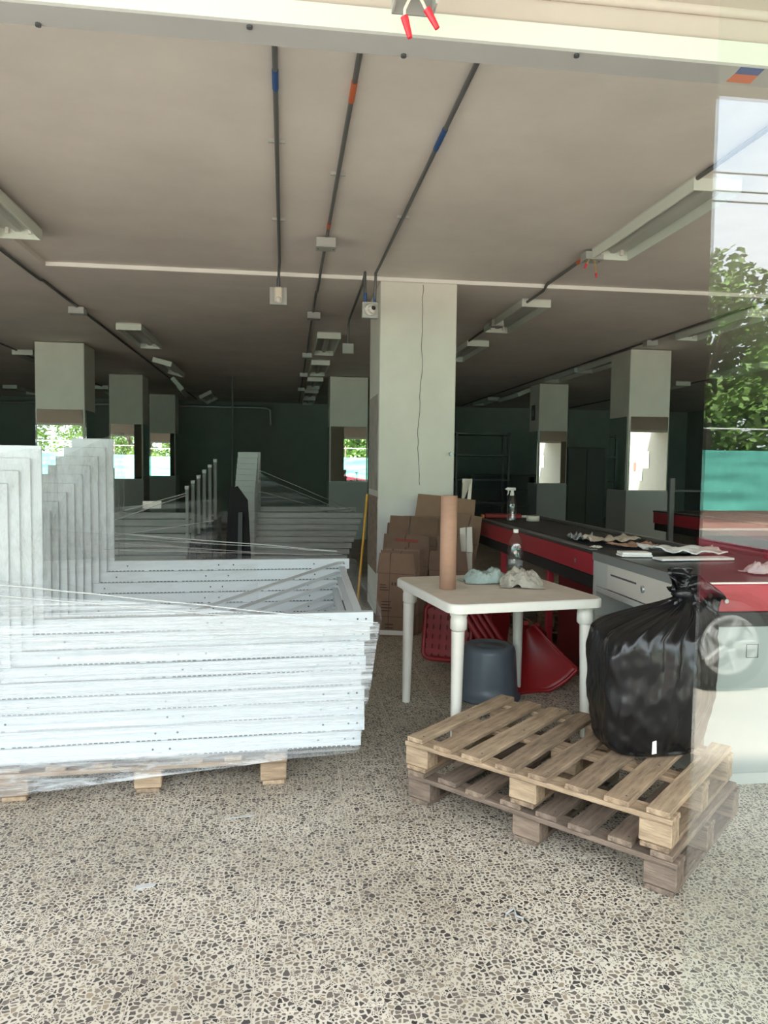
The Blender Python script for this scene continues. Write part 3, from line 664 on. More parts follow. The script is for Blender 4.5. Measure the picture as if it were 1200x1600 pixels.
MB().lathe([(0, .002), (.042, .002), (.048, .012), (.048, .10), (.046, .115), (.048, .13), (.048, .19), (.040, .23), (.020, .265), (.0135, .274), (.0135, .287)], n=28).build('bottle_body', m_clear, t)
MB().lathe([(0, .004), (.041, .004), (.046, .014), (.046, .06), (0, .06)], n=24).build('water', m_water, t)
MB().lathe([(.016, .278), (.016, .300), (.0, .300)], n=20).build('cap', m_paper, t)
MB().lathe([(.0485, .075), (.0485, .105)], n=28).build('clear_label', film_mat('label_film', .12, .3, (1, 1, 1), 9), t)

# ------------------------------------------------------------------ bucket
t = thing('bucket', 'dark grey plastic bucket upside down under the table', 'bucket', (1.265, 4.50, 0))
MB().lathe([(.195, 0), (.205, .004), (.205, .022), (.190, .026), (.183, .10), (.168, .30), (.160, .328), (.140, .340), (.128, .338), (.120, .330), (.06, .330), (.052, .335), (.0, .335)], n=48).build('shell', m_bucket, t)
MB().lathe([(.10, .331), (.102, .334), (.104, .331)], n=40).build('base_ring', m_bucket, t)

# ------------------------------------------------------------------ red plastic chairs lying in a stack under the table
def chair_tip(label, loc, k):
    t = thing('plastic_chair', label, 'chair', loc, R(0))
    # slotted backrest, standing almost upright, facing the camera's left
    mb = MB(); Wb, Hb = .36, .40; cols, rows = 5, 4; po_ = rounded(Wb, Hb, .05, 5)
    if k == 0:
        xs = [-Wb/2+.05+i*(Wb-.10)/cols for i in range(cols+1)]; ys = [-Hb/2+.06+j*(Hb-.12)/rows for j in range(rows+1)]
        for i in range(cols+1): mb.box((xs[i]-.018, -.008, -Hb/2+.03), (xs[i]+.018, .008, Hb/2-.03))
        for j in range(rows+1): mb.box((-Wb/2+.02, -.0075, ys[j]-.018), (Wb/2-.02, .0075, ys[j]+.018))
        for a, b in zip(po_, po_[1:]+po_[:1]): mb.cyl((a[0]*.97, 0, a[1]*.97), (b[0]*.97, 0, b[1]*.97), .018, 8)
        mb.box((-Wb/2+.03, .010, -Hb/2+.03), (Wb/2-.03, .013, Hb/2-.03))
    else: mb.prism(po_, -.008, .008, lambda a, b, h: (a, h, b))
    mb.build('backrest', m_red, t, T(.14, .02, .262, R(-28), R(-10)))
    # armrests curving down to the floor
    for s in (0,):
        pts = [(.20, -.10, .47), (.235, -.12, .42), (.27, -.14, .36), (.315, -.16, .29), (.36, -.18, .22), (.385, -.19, .14), (.39, -.19, .06), (.392, -.19, .02)]
        MB().tube([(p[0]-.02, p[1]-.10, p[2]) for p in pts], .022, 10).build('armrest', m_red, t)
        MB().tube([(p[0]+.10, p[1]+.52, p[2]) for p in pts], .019, 10).build('armrest', m_red, t)
    MB().prism([(.0, .06), (.40, .06), (.44, .42), (.0, .44)], .0, .012, lambda a, b, h: (.10+a, .10+.25*a+h, b)).build('seat', m_red, t)
    return t
for k in range(4):
    chair_tip(f'red plastic chair, {NTH[k]} in the tipped stack under the white table', (1.005+.050*k, 5.14+.020*k, .0), k)
# single chair seen from its scooped side
t = thing('plastic_chair', 'red plastic chair lying with its fan-shaped back beside the bucket', 'chair', (1.56, 4.62, 0))
def fan(u, v):
    a = R(-62+u*74); rad = .10+.40*v; x = .02+rad*math.sin(a+R(38))*.72; z = .47-rad*math.cos(a+R(38))*.96
    return (x, .10-.22*v*v+.05*math.sin(u*PI), max(z, .012))
o = MB().grid(fan, 26, 16).build('backrest', m_red, t); sm = o.modifiers.new('thickness', 'SOLIDIFY'); sm.thickness = .008
MB().tube([fan(k/24, 1) for k in range(25)], .014, 8).build('rim', m_red, t)
MB().tube([fan(1, k/10) for k in range(11)], .011, 8).build('edge', m_red, t)
MB().tube([(.02, .10, .42), (.06, .25, .30), (.10, .40, .02)], .018, 8).build('leg', m_red, t)
MB().tube([(.10, .12, .40), (.22, .30, .30), (.26, .46, .02)], .018, 8).build('leg', m_red, t)

# ------------------------------------------------------------------ cardboard pile
def card(label, c, w, h, rz, lean, m, seed, extra=None, tilt=0, group='flattened boxes leaning on the pillar', th=.012):
    t = thing('cardboard_box', label, 'cardboard box', c, rz, group); rd = random.Random(seed)
    M = Matrix.Rotation(-lean, 4, 'X') @ Matrix.Rotation(tilt, 4, 'Y')
    # outline with notched flaps
    fx = w/2; n1, n2 = rd.uniform(-.08, .08), rd.uniform(-.06, .1)
    pts = [(-fx, 0), (fx, 0), (fx, h*.22), (fx-.008, h*.23), (fx-.004, h*.74), (fx, h*.75), (fx-abs(n2)*.3, h), (n1+.006, h-.004), (n1, h*.8), (n1-.006, h-.002), (-fx+abs(n1)*.3, h*.99), (-fx, h*.75), (-fx+.008, h*.74), (-fx+.006, h*.24), (-fx, h*.22)]
    f = lambda a, b, q: tuple(M @ Vector((a, q, b)))
    b = MB().prism(pts, -th/2, th/2, f).build('board', m, t)
    mb = MB()
    for z in (.23*h, .745*h): mb.box((-fx+.01, -th/2-.0012, z-.002), (fx-.01, -th/2, z+.002), M)
    mb.box((n1-.002, -th/2-.0012, .02), (n1+.002, -th/2, h*.97), M)
    mb.build('crease', m_print, b)
    mb = MB()
    for k in range(3): mb.box((-fx+.004, -th/2+.001+k*.004, .004), (fx-.004, -th/2+.0025+k*.004, .006), M)
    if extra: extra(M, b, th, w, h)
    return t
def prints(M, b, th, w, h):
    mb = MB(); rd = random.Random(4)
    for k in range(4):      # block of small lines
        mb.box((-w*.36, -th/2-.0014, h*.40-k*.026), (-w*.36+rd.uniform(.07, .12), -th/2, h*.40-k*.026+.010), M)
    for k in range(3): mb.box((-w*.42, -th/2-.0014, h*.60-k*.022), (-w*.42+rd.uniform(.05, .08), -th/2, h*.60-k*.022+.009), M)
    for k in range(5): mb.box((-w*.12+k*.026, -th/2-.0014, h*.605), (-w*.12+k*.026+.016, -th/2, h*.605+.026), M)
    mb.cyl(M @ Vector((w*.30, -th/2, h*.36)), M @ Vector((w*.30, -th/2-.0014, h*.36)), .038, 20)
    for k in range(2): mb.box((-w*.25, -th/2-.0014, h*.13-k*.03), (-w*.25+.07, -th/2, h*.13-k*.03+.012), M)
    mb.build('printing', m_print, b)['kind'] = 'stuff'
    MB().box((-w*.38, -th/2-.0015, .012), (w*.22, -th/2, .05), M).build('paper_strip', m_paper, b)
def prints2(M, b, th, w, h):
    MB().box((-w*.25, -th/2-.0012, h*.80), (w*.25, -th/2, h*.95), M).build('printed_patch', m_printr, b)
    mb = MB(); mb.cyl(M @ Vector((-w*.12, -th/2, h*.87)), M @ Vector((-w*.12, -th/2-.002, h*.87)), .022, 14); mb.box((w*.05, -th/2-.002, h*.83), (w*.18, -th/2, h*.92), M); mb.build('printing', m_print, b)['kind'] = 'stuff'
card('front printed cardboard box with white paper strip at its foot', (.905, 6.19, 0), .34, .72, R(4), R(13), m_card[0], 1, prints, R(4), None)
for k, (x, y, w, h, rz, ln, ti, mi) in enumerate(((.925, 6.215, .34, .74, 3, 13, 4.5, 1), (.945, 6.245, .35, .75, 2, 13, 4, 0), (.965, 6.275, .35, .73, 3, 12.5, 3.5, 1), (.985, 6.31, .36, .76, 1, 12, 3, 1), (.99, 6.365, .40, .80, 0, 12, 6, 1))):
    card(f'flattened plain brown cardboard box, {NTH[k]} behind the printed front box', (x, y, 0), w, h, R(rz), R(ln), m_card[mi], 30+k, None, R(ti), 'plain boxes behind the printed box')
card('cardboard box with red and black printed patch near its top', (1.00, 6.412, 0), .42, .86, R(-2), R(11), m_card[1], 44, prints2, R(4), None)
card('dark cardboard box with open top flaps behind the printed ones', (1.06, 6.47, 0), .46, 1.02, R(2), R(10), m_card[1], 45, None, R(5), None)
card('broad cardboard box leaning near the middle of the pile', (1.25, 6.54, 0), .50, 1.02, R(0), R(10), m_card[0], 46, None, R(2), None)
card('large pale cardboard box, tallest at the back of the pile', (1.33, 6.68, 0), .56, 1.20, R(-3), R(8), m_card[2], 47, None, R(7), None)
card('crooked cardboard box poking up left of the tube', (1.045, 6.498, 0), .38, .96, R(0), R(10), m_card[1], 51, None, R(2), None)
card('cardboard box tilted over to the pillar edge behind the tube', (1.40, 6.60, 0), .40, 1.06, R(-6), R(9), m_card[0], 52, None, R(11), None)
card('dark cardboard box low beside the counter end of the pile', (1.39, 6.345, 0), .36, .72, R(-4), R(12), m_card[1], 53, None, R(3), None)
card('narrow cardboard box at the pillar edge beside the counter', (1.46, 6.40, 0), .22, .86, R(-12), R(12), m_card[1], 48, None, R(-3), None)
card('white-faced board standing on edge beside the cardboard pile', (1.60, 6.72, 0), .045, 1.36, R(-30), R(8), m_wtape, 49, None, R(1), None)
card('thin pale board tucked behind the narrow cardboard box', (1.61, 6.47, 0), .12, .92, R(-30), R(9), m_wtape, 50, None, R(-4), None)

# broom leaning by the pillar
t = thing('broom', 'broom with yellow handle leaning against the near pillar', 'broom', (.60, 6.62, 0))
MB().tube([(.02, .02, .09), (.14, .33, 1.19)], .011, 8).build('handle', m_yellow, t)
MB().bbox((-.10, -.02, .05), (.12, .03, .10), .008).build('head', m_yellow, t)
mb = MB(); rd = random.Random(1)
for k in range(60): x, y = rd.uniform(-.095, .115), rd.uniform(-.015, .025); mb.cyl((x, y, .052), (x+rd.uniform(-.01, .01), y+rd.uniform(-.01, .01), 0), .0025, 4)
o = mb.build('bristles', m_yellow, t); o['kind'] = 'stuff'

# ------------------------------------------------------------------ checkout counter
def checkout(label, loc, full=True):
    t = thing('checkout_counter', label, 'checkout counter', loc)
    # conveyor part: y 1.27 .. 4.33 from the front, x 0 .. .78
    y0, y1, w = 1.27, 4.33, .78; zt = .945
    MB().bbox((0, y0, .79), (.03, y1, zt-.02), .003).build('red_side_panel', m_redpanel, t)
    MB().bbox((w-.03, y0, .79), (w, y1, zt-.02), .003).build('red_side_panel', m_redpanel, t)
    MB().bbox((0, y1, .79), (w, y1+.03, zt-.02), .003).build('red_end_panel', m_redpanel, t)
    MB().bbox((.012, y0, .70), (w-.012, y1+.02, .789), .006).build('black_skirt', m_dark, t)
    MB().bbox((.14, y0+.05, .0), (w-.10, y0+.95, .699), .004).build('base', mat('red_panel_shaded', (.12, .008, .012), .5), t)  # darker red puts the shade under the conveyor into the colour
    for y in (y0+.9, y0+2.1): MB().bbox((.04, y, 0), (.085, y+.05, .699), .003).build('leg', m_redpanel, t)
    MB().bbox((-.006, y0, zt-.02), (w+.006, y1+.036, zt), .004).build('top_frame', m_ctop, t)
    MB().bbox((.09, y0+.1, zt), (w-.16, y1-.25, zt+.004), .002).build('belt', m_belt, t)
    MB().bbox((w-.13, y0, zt), (w-.10, y1, zt+.028), .003).build('guide_rail', m_steel, t)
    MB().bbox((-.004, y0+.05, zt), (.05, y1-.05, zt+.006), .002).build('steel_edge', m_steel, t)
    MB().cyl((-.002, y0+.28, .85), (-.006, y0+.28, .85), .014, 12).build('lock', m_steel, t)
    if full:
        # cash desk: y 0 .. 1.27
        W2 = .85; g = m_greyc
        body = MB()
        body.bbox((0, 1.22, 0), (W2, 1.265, zt-.03), .003)      # back panel towards the belt
        body.bbox((0, 0.0, .0), (W2, .03, zt-.19), .003)
        body.bbox((W2-.03, .03, 0), (W2, 1.22, zt-.03), .003)
        body.bbox((0, .03, .735), (.03, .20, zt-.03), .002); body.bbox((0, 1.05, .735), (.03, 1.22, zt-.03), .002)
        body.box((.0, .03, .70), (W2-.03, 1.22, .734))
        body.box((.0, .03, .47), (W2-.03, 1.22, .50)); body.box((0, .03, .0), (W2-.03, 1.22, .04))
        body.build('body', g, t)
        d = MB().bbox((-.006, .20, .742), (.03, 1.05, zt-.035), .003).build('drawer', m_greyc2, t)
        MB().box((-.0075, .68, .828), (-.0055, 1.00, .838)).build('slit', m_slot, d)
        MB().lathe([(.019, 0), (.019, .006), (.012, .010), (.0, .010)], M=T(-.006, .60, .815, ry=R(-90)), n=18).build('lock', m_conduit2, d)
        MB().bbox((-.002, .06, .505), (.012, 1.20, .55), .002).build('shelf_lip', m_greyc2, t)
        MB().bbox((-.008, -.006, zt-.03), (W2+.004, 1.27, zt), .004).build('desk_top', m_ctop, t)
        MB().bbox((-.010, 0, zt-.055), (-.004, 1.26, zt-.004), .001).build('side_strip', mat('grey_strip', (.17, .175, .17), .4), t)
        rp = MB().bbox((0, -.022, .815), (W2, -.001, zt-.006), .003).build('red_front_panel', m_redpanel, t)
        MB().cyl((.075, -.024, .865), (.075, -.030, .865), .010, 12).build('lock', m_steel, rp)
        MB().bbox((0, -.016, zt-.005), (W2, -.001, zt+.003), .001).build('white_edge', m_paper, t)
        MB().bbox((0, -.016, .745), (W2, -.001, .814), .004).build('black_band', m_dark, t)
        MB().bbox((0, -.012, .06), (W2, -.001, .744), .003).build('front_panel', m_lightp, t)
        MB().box((0, -.014, .455), (W2, -.0121, .460)).build('seam', m_greyc, t)
        MB().bbox((.02, .01, 0), (W2-.02, .03, .06), .002).build('plinth', m_dark, t)
        mb = MB()
        for a, b in (((.19, -.0135, .66), (.25, -.012, .663)), ((.19, -.0135, .60), (.25, -.012, .603)), ((.19, -.0135, .60), (.193, -.012, .66)), ((.247, -.0135, .60), (.25, -.012, .66))): mb.box(a, b)
        mb.build('square_marking', m_slot, t)
    return t
CX, CY = 1.885, 3.10
checkout('red and black checkout counter with grey cash desk and drawer', (CX, CY, 0))
checkout('second red checkout counter behind the shop glass', (4.55, 4.4, 0), False)
CZ = .949
# items on the counter
t = thing('spray_bottle', 'clear ribbed spray bottle with white trigger head on the counter', 'spray bottle', (2.07, 6.68, CZ+.005))
prof = [(0, .002), (.040, .002), (.045, .012)]
for k in range(6): prof += [(.045, .03+k*.02), (.0425, .035+k*.02)]
prof += [(.045, .15), (.036, .19), (.022, .225), (.017, .24), (.017, .25)]
MB().lathe(prof, n=26).build('bottle_body', m_clear, t)
MB().lathe([(0, .004), (.038, .004), (.0425, .014), (.0425, .10), (0, .10)], n=24).build('liquid', m_water, t)
MB().lathe([(.019, .243), (.019, .268), (.012, .275)], n=18).build('collar', m_paper, t)
mb = MB(); mb.bbox((-.055, -.011, .290), (.035, .011, .318), .006); mb.bbox((-.014, -.010, .268), (.014, .010, .292), .003); mb.bbox((-.066, -.006, .298), (-.055, .006, .311), .002)
hd_ = mb.build('spray_head', m_paper, t)
MB().prism([(-.040, .290), (-.030, .290), (-.034, .262), (-.046, .245), (-.050, .248), (-.040, .266)], -.006, .006, lambda a, b, h: (a, h, b)).build('trigger', m_paper, hd_)
t = thing('tape_roll', 'roll of cream packing tape lying on the counter', 'tape', (2.30, 6.75, CZ+.006))
MB().lathe([(.040, 0), (.062, 0), (.062, .048), (.040, .048), (.040, 0)], n=32).build('tape', m_wtape, t)
MB().lathe([(.037, .001), (.0395, .001), (.0395, .047), (.037, .047), (.037, .001)], n=32).build('core', m_tube, t)
t = thing('tape_dispenser', 'red plastic strap dispenser lying beside the spray bottle', 'dispenser', (2.06, 7.12, CZ+.005), R(-4))
MB().bbox((-.13, -.03, 0), (.24, .03, .045), .010).build('body', m_red, t)
MB().bbox((-.16, -.026, 0), (-.131, .026, .04), .006).build('orange_end', m_orange, t)
MB().bbox((.241, -.012, .01), (.33, .012, .03), .004).build('handle', m_paper, t)
def sheetobj(name, label, cat, pts, z, m, seed, amp=.012, th=.003, group=None):
    """a crumpled sheet with its four corners in plan"""
    a, b, c, d = [Vector((*p, 0)) for p in pts]
    def f(u, v):
        p = (a*(1-u)+b*u)*(1-v)+(d*(1-u)+c*u)*v; q = noise.noise((u*3+seed, v*3, seed))*amp+noise.noise((u*8+seed, v*8, seed))*amp*.4
        return (p.x, p.y, z+.002+abs(q)+amp*.2*abs(2*u-1)**3)
    o = MB().grid(f, 16, 12).build(name, m); s_ = o.modifiers.new('thickness', 'SOLIDIFY'); s_.thickness = th; s_.offset = 1
    return tag(o, label, cat, group)
sheetobj('newspaper', 'folded yellowed newspaper on the far papers of the counter', 'newspaper', ((2.00, 4.62), (2.42, 4.82), (2.36, 5.0), (1.98, 4.80)), CZ+.012, m_news, 1.2, .05)
sheetobj('plastic_wrapper', 'crumpled clear grey plastic wrapper on the counter', 'wrapper', ((1.93, 4.85), (2.12, 4.90), (2.16, 5.10), (1.98, 5.06)), CZ+.008, mat('grey_wrapper', (.30, .33, .34), .25), 2.2, .06)
sheetobj('brown_paper', 'sheet of tan wrapping paper between newspaper and white papers', 'paper', ((2.10, 4.42), (2.36, 4.46), (2.38, 4.66), (2.06, 4.60)), CZ+.008, m_tube, 3.7, .03)
sheetobj('paper_sheaf', 'curled sheaf of white papers on the cash desk', 'papers', ((2.17, 4.12), (2.56, 4.02), (2.62, 4.28), (2.16, 4.36)), CZ+.010, m_paper, 4.4, .04, .008)
t = thing('paper_block', 'short white pad of paper by the desk edge', 'paper pad', (1.98, 4.06, CZ), R(-6))
MB().bbox((-.07, -.05, 0), (.11, .05, .012), .002).build('lower_pad', m_paper, t); MB().bbox((-.065, -.045, .0125), (.105, .052, .026), .002).build('upper_pad', m_paper, t)
t = thing('white_board', 'long thin white board lying across the cash desk', 'board', (2.23, 3.88, CZ), R(4))
MB().bbox((-.19, -.05, .001), (.26, .05, .014), .002).build('board', m_paper, t)
rag('cleaning_cloth', 'grey pink rag at the outer end of the cash desk', mat('pink_rag', (.50, .43, .42), .9, bump=.4, bscale=60), (2.33, 3.36, CZ), .09, .07, .05, 5.5, 0)
sheetobj('price_card', 'small beige card at the edge of the belt', 'card', ((1.90, 4.40), (1.965, 4.42), (1.96, 4.48), (1.895, 4.46)), CZ+.004, m_wtape, 6.1, .02)

# ------------------------------------------------------------------ black refuse bag on the pallets
ZB = .285
def bag_body():
    C0 = Vector((1.505, 2.93, ZB)); nu, nt_ = 260, 90
    # (t, half width, half depth, z above the pallet)
    prof = [(0.0, .02, .02, 0), (0.0, .165, .155, .003), (.03, .195, .19, .025), (.12, .215, .205, .09), (.30, .240, .218, .20), (.50, .250, .222, .31), (.66, .256, .222, .40), (.76, .250, .213, .462), (.84, .230, .193, .508), (.90, .195, .16, .543), (.945, .145, .118, .572), (.975, .092, .076, .597), (.99, .055, .05, .617), (1.0, .036, .034, .64)]
    rings = []
    for i in range(nt_):
        s = i/(nt_-1)*(len(prof)-1); k = min(int(s), len(prof)-2); q = s-k
        P_ = [prof[max(0, min(len(prof)-1, k+d))] for d in (-1, 0, 1, 2)]
        cr4 = [.5*((2*P_[1][j])+(P_[2][j]-P_[0][j])*q+(2*P_[0][j]-5*P_[1][j]+4*P_[2][j]-P_[3][j])*q*q+(3*P_[1][j]-P_[0][j]-3*P_[2][j]+P_[3][j])*q**3) for j in range(4)]
        rings.append([max(0, min(1, cr4[0])), max(.02, cr4[1]), max(.02, cr4[2]), max(0, cr4[3])])
    vs = []
    for t_, rx, ry, z in rings:
        cx = .035*t_ + .145*max(0, (t_-.80)/.20)**1.3
        tight = max(0, min(1, (t_-.20)/.6)); near = max(0, min(1, (1-t_)/.10))
        for i in range(nu):
            a = 2*PI*i/nu; ca, sa = math.cos(a), math.sin(a)
            e = 3.4 if t_ < .86 else 2+1.4*max(0, (1-t_)/.14)
            sq = (abs(ca)**e+abs(sa)**e)**(-1/e)
            w = noise.noise((ca*1.6, sa*1.6, 3+z*.8))*2.4
            rid = (1-abs(math.sin(a*8+w)))**2.2*.8+(1-abs(math.sin(a*13-w*1.3+1)))**3*.5
            # folds gather on the side under the knot and fan out over the shoulder
            bl = max(0, min(1, (t_-.55)/.4)); side = (.10+.25*bl)+(.90-.25*bl)*max(0, math.cos(a+R(40)))**.9
            f = (.028*tight*rid*side-.010*tight)*(.25+.75*near)
            dent = .026*noise.noise((ca*1.4+4, sa*1.4, z*3.2))+.010*noise.noise((ca*4, sa*4, z*10+5))+.005*noise.noise((ca*9, sa*9, z*22+1))
            if rx < .06: dent *= .2; f = .012*math.sin(a*9)*(rx/.06)
            if z < .02: dent *= .2
            q = 1+(f+dent)/max(rx, .05)
            zz = z+(.016*noise.noise((ca*3, sa*3, z*6))+.006*(rid-.4)*tight if z > .03 and rx > .06 else 0)
            vs.append((C0.x+cx+rx*sq*.97*q*ca, C0.y+ry*sq*.97*q*sa, C0.z+max(zz, .001)))
    mb = MB(); n = len(rings)
    mb.add(vs, [(q*nu+i, q*nu+(i+1) % nu, (q+1)*nu+(i+1) % nu, (q+1)*nu+i) for q in range(n-1) for i in range(nu)], True)
    mb.add(vs[:nu], [tuple(reversed(range(nu)))])
    return mb, Vector(vs[-1])
t = thing('refuse_bag', 'full black plastic refuse bag tied in a knot on the pallets', 'refuse bag', (0, 0, 0))
mb, kp = bag_body(); mb.build('bag_body', m_bag, t)
K = Vector((1.665, 2.93, ZB+.645))
mb = MB(); mb.lathe([(.0, -.03), (.03, -.026), (.046, -.008), (.044, .012), (.03, .026), (0, .03)], K, 16); mb.build('knot', m_bag, t)
def ear(dirx, diry, up, ln, w, seed):
    D = Vector((dirx, diry, up)).normalized(); S = D.cross(Vector((0, 1, .2))).normalized(); N_ = D.cross(S)
    def f(u, v):
        c = (v-.5)*2; wd = w*(.25+.95*math.sin(min(1, u*1.15)*PI*.62))
        p = K+D*ln*u*(1-.25*c*c*u)+S*c*wd+N_*(.03*math.sin(c*5+seed)*u+.03*noise.noise((u*4, c*3, seed)))
        return p+Vector((0, 0, -.09*u*u*(1 if up < .6 else 0)))
    o = MB().grid(f, 18, 18).build('tied_end', m_bag, t); s_ = o.modifiers.new('thickness', 'SOLIDIFY'); s_.thickness = .002; return o
ear(.92, -.10, .40, .19, .075, 1); ear(-.45, -.1, .85, .085, .045, 4); ear(.35, .2, .85, .11, .075, 7)
MB().prism([(0, 0), (.018, .004), (.016, .055), (.001, .05)], 0, .002, lambda a, b, h: (1.415+a, 2.668+h-a*.1, ZB+.055+b)).build('white_card_in_tear', m_paper, t)

# ------------------------------------------------------------------ back of the shop
t = thing('shelf_rack', 'dark steel shelf rack against the gloom behind the counter', 'shelf rack', (3.25, 14.2, 0))
for x in (0, 1.05):
    for y in (0, .4): MB().box((x, y, 0), (x+.04, y+.04, 2.15)).build('post', m_rackm, t)
for z in (.35, .75, 1.2, 1.68, 2.1): MB().bbox((-.01, -.01, z), (1.10, .45, z+.035), .003).build('shelf', m_rackm, t)
t = thing('barrier_post', 'thin grey barrier post behind the cluttered counter', 'post', (4.48, 8.2, 0))
MB().bbox((-.03, -.02, .02), (.03, .02, 1.36), .004).build('post', m_box2, t); MB().bbox((-.10, -.10, 0), (.10, .10, .02), .004).build('foot_plate', m_conduit2, t)
MB().box((.03, -.01, 1.20), (.75, .01, 1.22)).build('rail', m_rackm, t)
t = thing('dark_cabinet', 'tall dark cabinet in the gloom between the two window-side pillars', 'cabinet', (6.3, 16.2, 0))
MB().bbox((0, 0, 0), (.9, .5, 1.95), .01).build('body', m_rackm, t); MB().bbox((.02, -.015, .05), (.44, -.001, 1.9), .004).build('door', m_rackm, t); MB().bbox((.46, -.015, .05), (.88, -.001, 1.9), .004).build('door', m_rackm, t)
t = thing('low_shelving', 'low dark shelving unit standing along the back right', 'shelving', (4.3, 17.2, 0))
MB().bbox((0, .3, 0), (2.0, .34, 1.3), .004).build('back', m_rackm, t)
for x in (0, .97, 1.94): MB().bbox((x, -.05, 0), (x+.05, .299, 1.3), .003).build('side', m_rackm, t)
for z in (.1, .5, .9, 1.25): MB().bbox((.05, -.04, z), (1.94, .298, z+.03), .002).build('shelf', m_rackm, t)
t = thing('fire_sign', 'small fire extinguisher sign on the pillar side', 'sign', (5.105, 15.1, 2.62))
MB().bbox((-.012, -.10, -.16), (-.0, .10, .16), .002).build('plate', m_rackm, t)
MB().lathe([(.025, -.08), (.03, -.07), (.03, .03), (.012, .06), (.012, .09)], M=T(-.014, 0, 0) @ Matrix.Diagonal((.1, 1, 1, 1)), n=16).build('pictogram', m_greyp, t)

# ------------------------------------------------------------------ litter on the floor
t = thing('metal_clip', 'small bent metal clip lying on the terrazzo', 'clip', (.735, 2.235, .0), R(-20))
MB().tube([(-.035, 0, .004), (-.005, .03, .004), (.045, -.03, .004)], .003, 6).build('dark_wire', m_dark, t)
MB().tube([(-.03, 0, .006), (-.004, .026, .012), (.004, -.004, .006), (.028, -.012, .006)], .0035, 6).build('silver_wire', m_rim, t)
tag(MB().prism([(-.06, 0), (.05, .02), (.06, .035), (-.05, .012)], .0005, .002).build('film_scrap', m_strand), 'tiny scrap of clear film on the terrazzo', 'film scrap').location = (-.19, 3.0, 0)
tag(MB().prism([(-.04, 0), (.03, .015), (.035, .035), (-.03, .03)], .0005, .002).build('film_scrap', m_strand), 'scrap of clear film on the tiles closer to the doorway', 'film scrap').location = (-.48, 2.52, 0)

# ------------------------------------------------------------------ street: netting fence, trees, car, cables (seen in glass and mirrors)
FY = -15.4
fw_ = struct(MB().box((-45, FY-.15, -.02), (45, FY+.15, .42)).build('wall_street', m_pinkw))
fe = thing('netting_fence', 'green construction netting fence across the street', 'fence', (0, FY+.22, 0))
for k in range(-11, 12):
    x = k*3.4; MB().cyl((x, 0, 0), (x, 0, 2.67), .035, 8).build('post', m_bark, fe)
    def net(u, v, x=x, k=k): return (x+u*3.4, .05+.05*noise.noise((u*2+k, v*9, 2))+.02*noise.noise((u*6, v*25, k)), .45+1.52*v)
    if k < 11: MB().grid(net, 14, 18).build('netting', m_mesh, fe)
MB().tube([(-37, 0, 2.52), (37, 0, 2.52)], .018, 6).build('top_wire', m_paper, fe)
def tree(label, x, y, h, rad, seed, nl=14000):
    t = thing('tree', label, 'tree', (x, y, 0), 0, 'trees beyond the netting fence'); rd = random.Random(seed)
    mb = MB(); mb.tube([(0, 0, 0), (.1, 0, h*.25), (-.05, .1, h*.5), (0, 0, h*.75)], .2, 10, radii=[.24, .19, .15, .07])
    for k in range(7):
        a = rd.uniform(0, 2*PI); z = h*rd.uniform(.35, .6); mb.tube([(0, 0, z), (math.cos(a)*rad*.35, math.sin(a)*rad*.35, z+h*.12), (math.cos(a)*rad*.7, math.sin(a)*rad*.7, z+h*.18)], .06, 6, radii=[.09, .06, .03])
    mb.build('trunk', m_bark, t)
    clumps = []
    for k in range(46):
        a = rd.uniform(0, 2*PI); q = rad*rd.uniform(.2, .85); z = h*.56+h*.40*rd.uniform(-1, 1)*math.sqrt(max(.05, 1-(q/rad)**2)); clumps.append((q*math.cos(a), q*math.sin(a), z, rd.uniform(.55, 1.0)))
    mb = MB()
    for k in range(nl):
        c = rd.choice(clumps); d = Vector((rd.gauss(0, 1), rd.gauss(0, 1), rd.gauss(0, .8))).normalized()*c[3]*rd.uniform(.6, 1.1)
        p = Vector(c[:3])+d; q = Vector((rd.gauss(0, 1), rd.gauss(0, 1), rd.gauss(0, .5))).normalized(); w = q.orthogonal().normalized(); s_ = rd.uniform(.10, .19)
        mb.add([p-w*s_*.5, p+q*s_, p+w*s_*.5, p-q*s_*.8], [(0, 1, 2, 3)])
    o = mb.build('foliage', m_leaf, t); o['kind'] = 'stuff'; return t
for k, (x, y, h, rad) in enumerate(((13.4, -20.2, 8.2, 3.2), (4.6, -20, 6.2, 2.6), (22, -20.4, 7.4, 3.2), (-7.6, -20.2, 7.8, 3.2), (-16, -20.2, 8.2, 3.3), (-1.0, -26, 7.6, 3.0), (9.5, -27, 7.6, 2.9), (-11.8, -27, 8.6, 3.2))):
    tree('leafy green tree standing behind the netting fence', x, y, h, rad, 60+k)
# cables
for k, z in enumerate((6.25, 6.42, 6.72)):
    t = thing('power_cable', f'black power cable over the street, {NTH[k]} from below', 'cable', (-45, -9.6, z))
    MB().tube([(q*7.5, 0, -.5*math.sin(q/12*PI)+.25) for q in range(13)], .016, 6).build('strand', m_dark, t)
for x in (-45, 45):
    t = thing('utility_pole', 'grey utility pole carrying the street cables', 'pole', (x, -9.6, -.15), 0, 'utility poles along the street')
    MB().cyl((0, 0, 0), (0, 0, 7.4), .13, 12, r2=.09).build('mast', m_pave, t); MB().bbox((-.05, -.5, 6.55), (.05, .5, 6.65), .01).build('crossarm', m_bark, t)
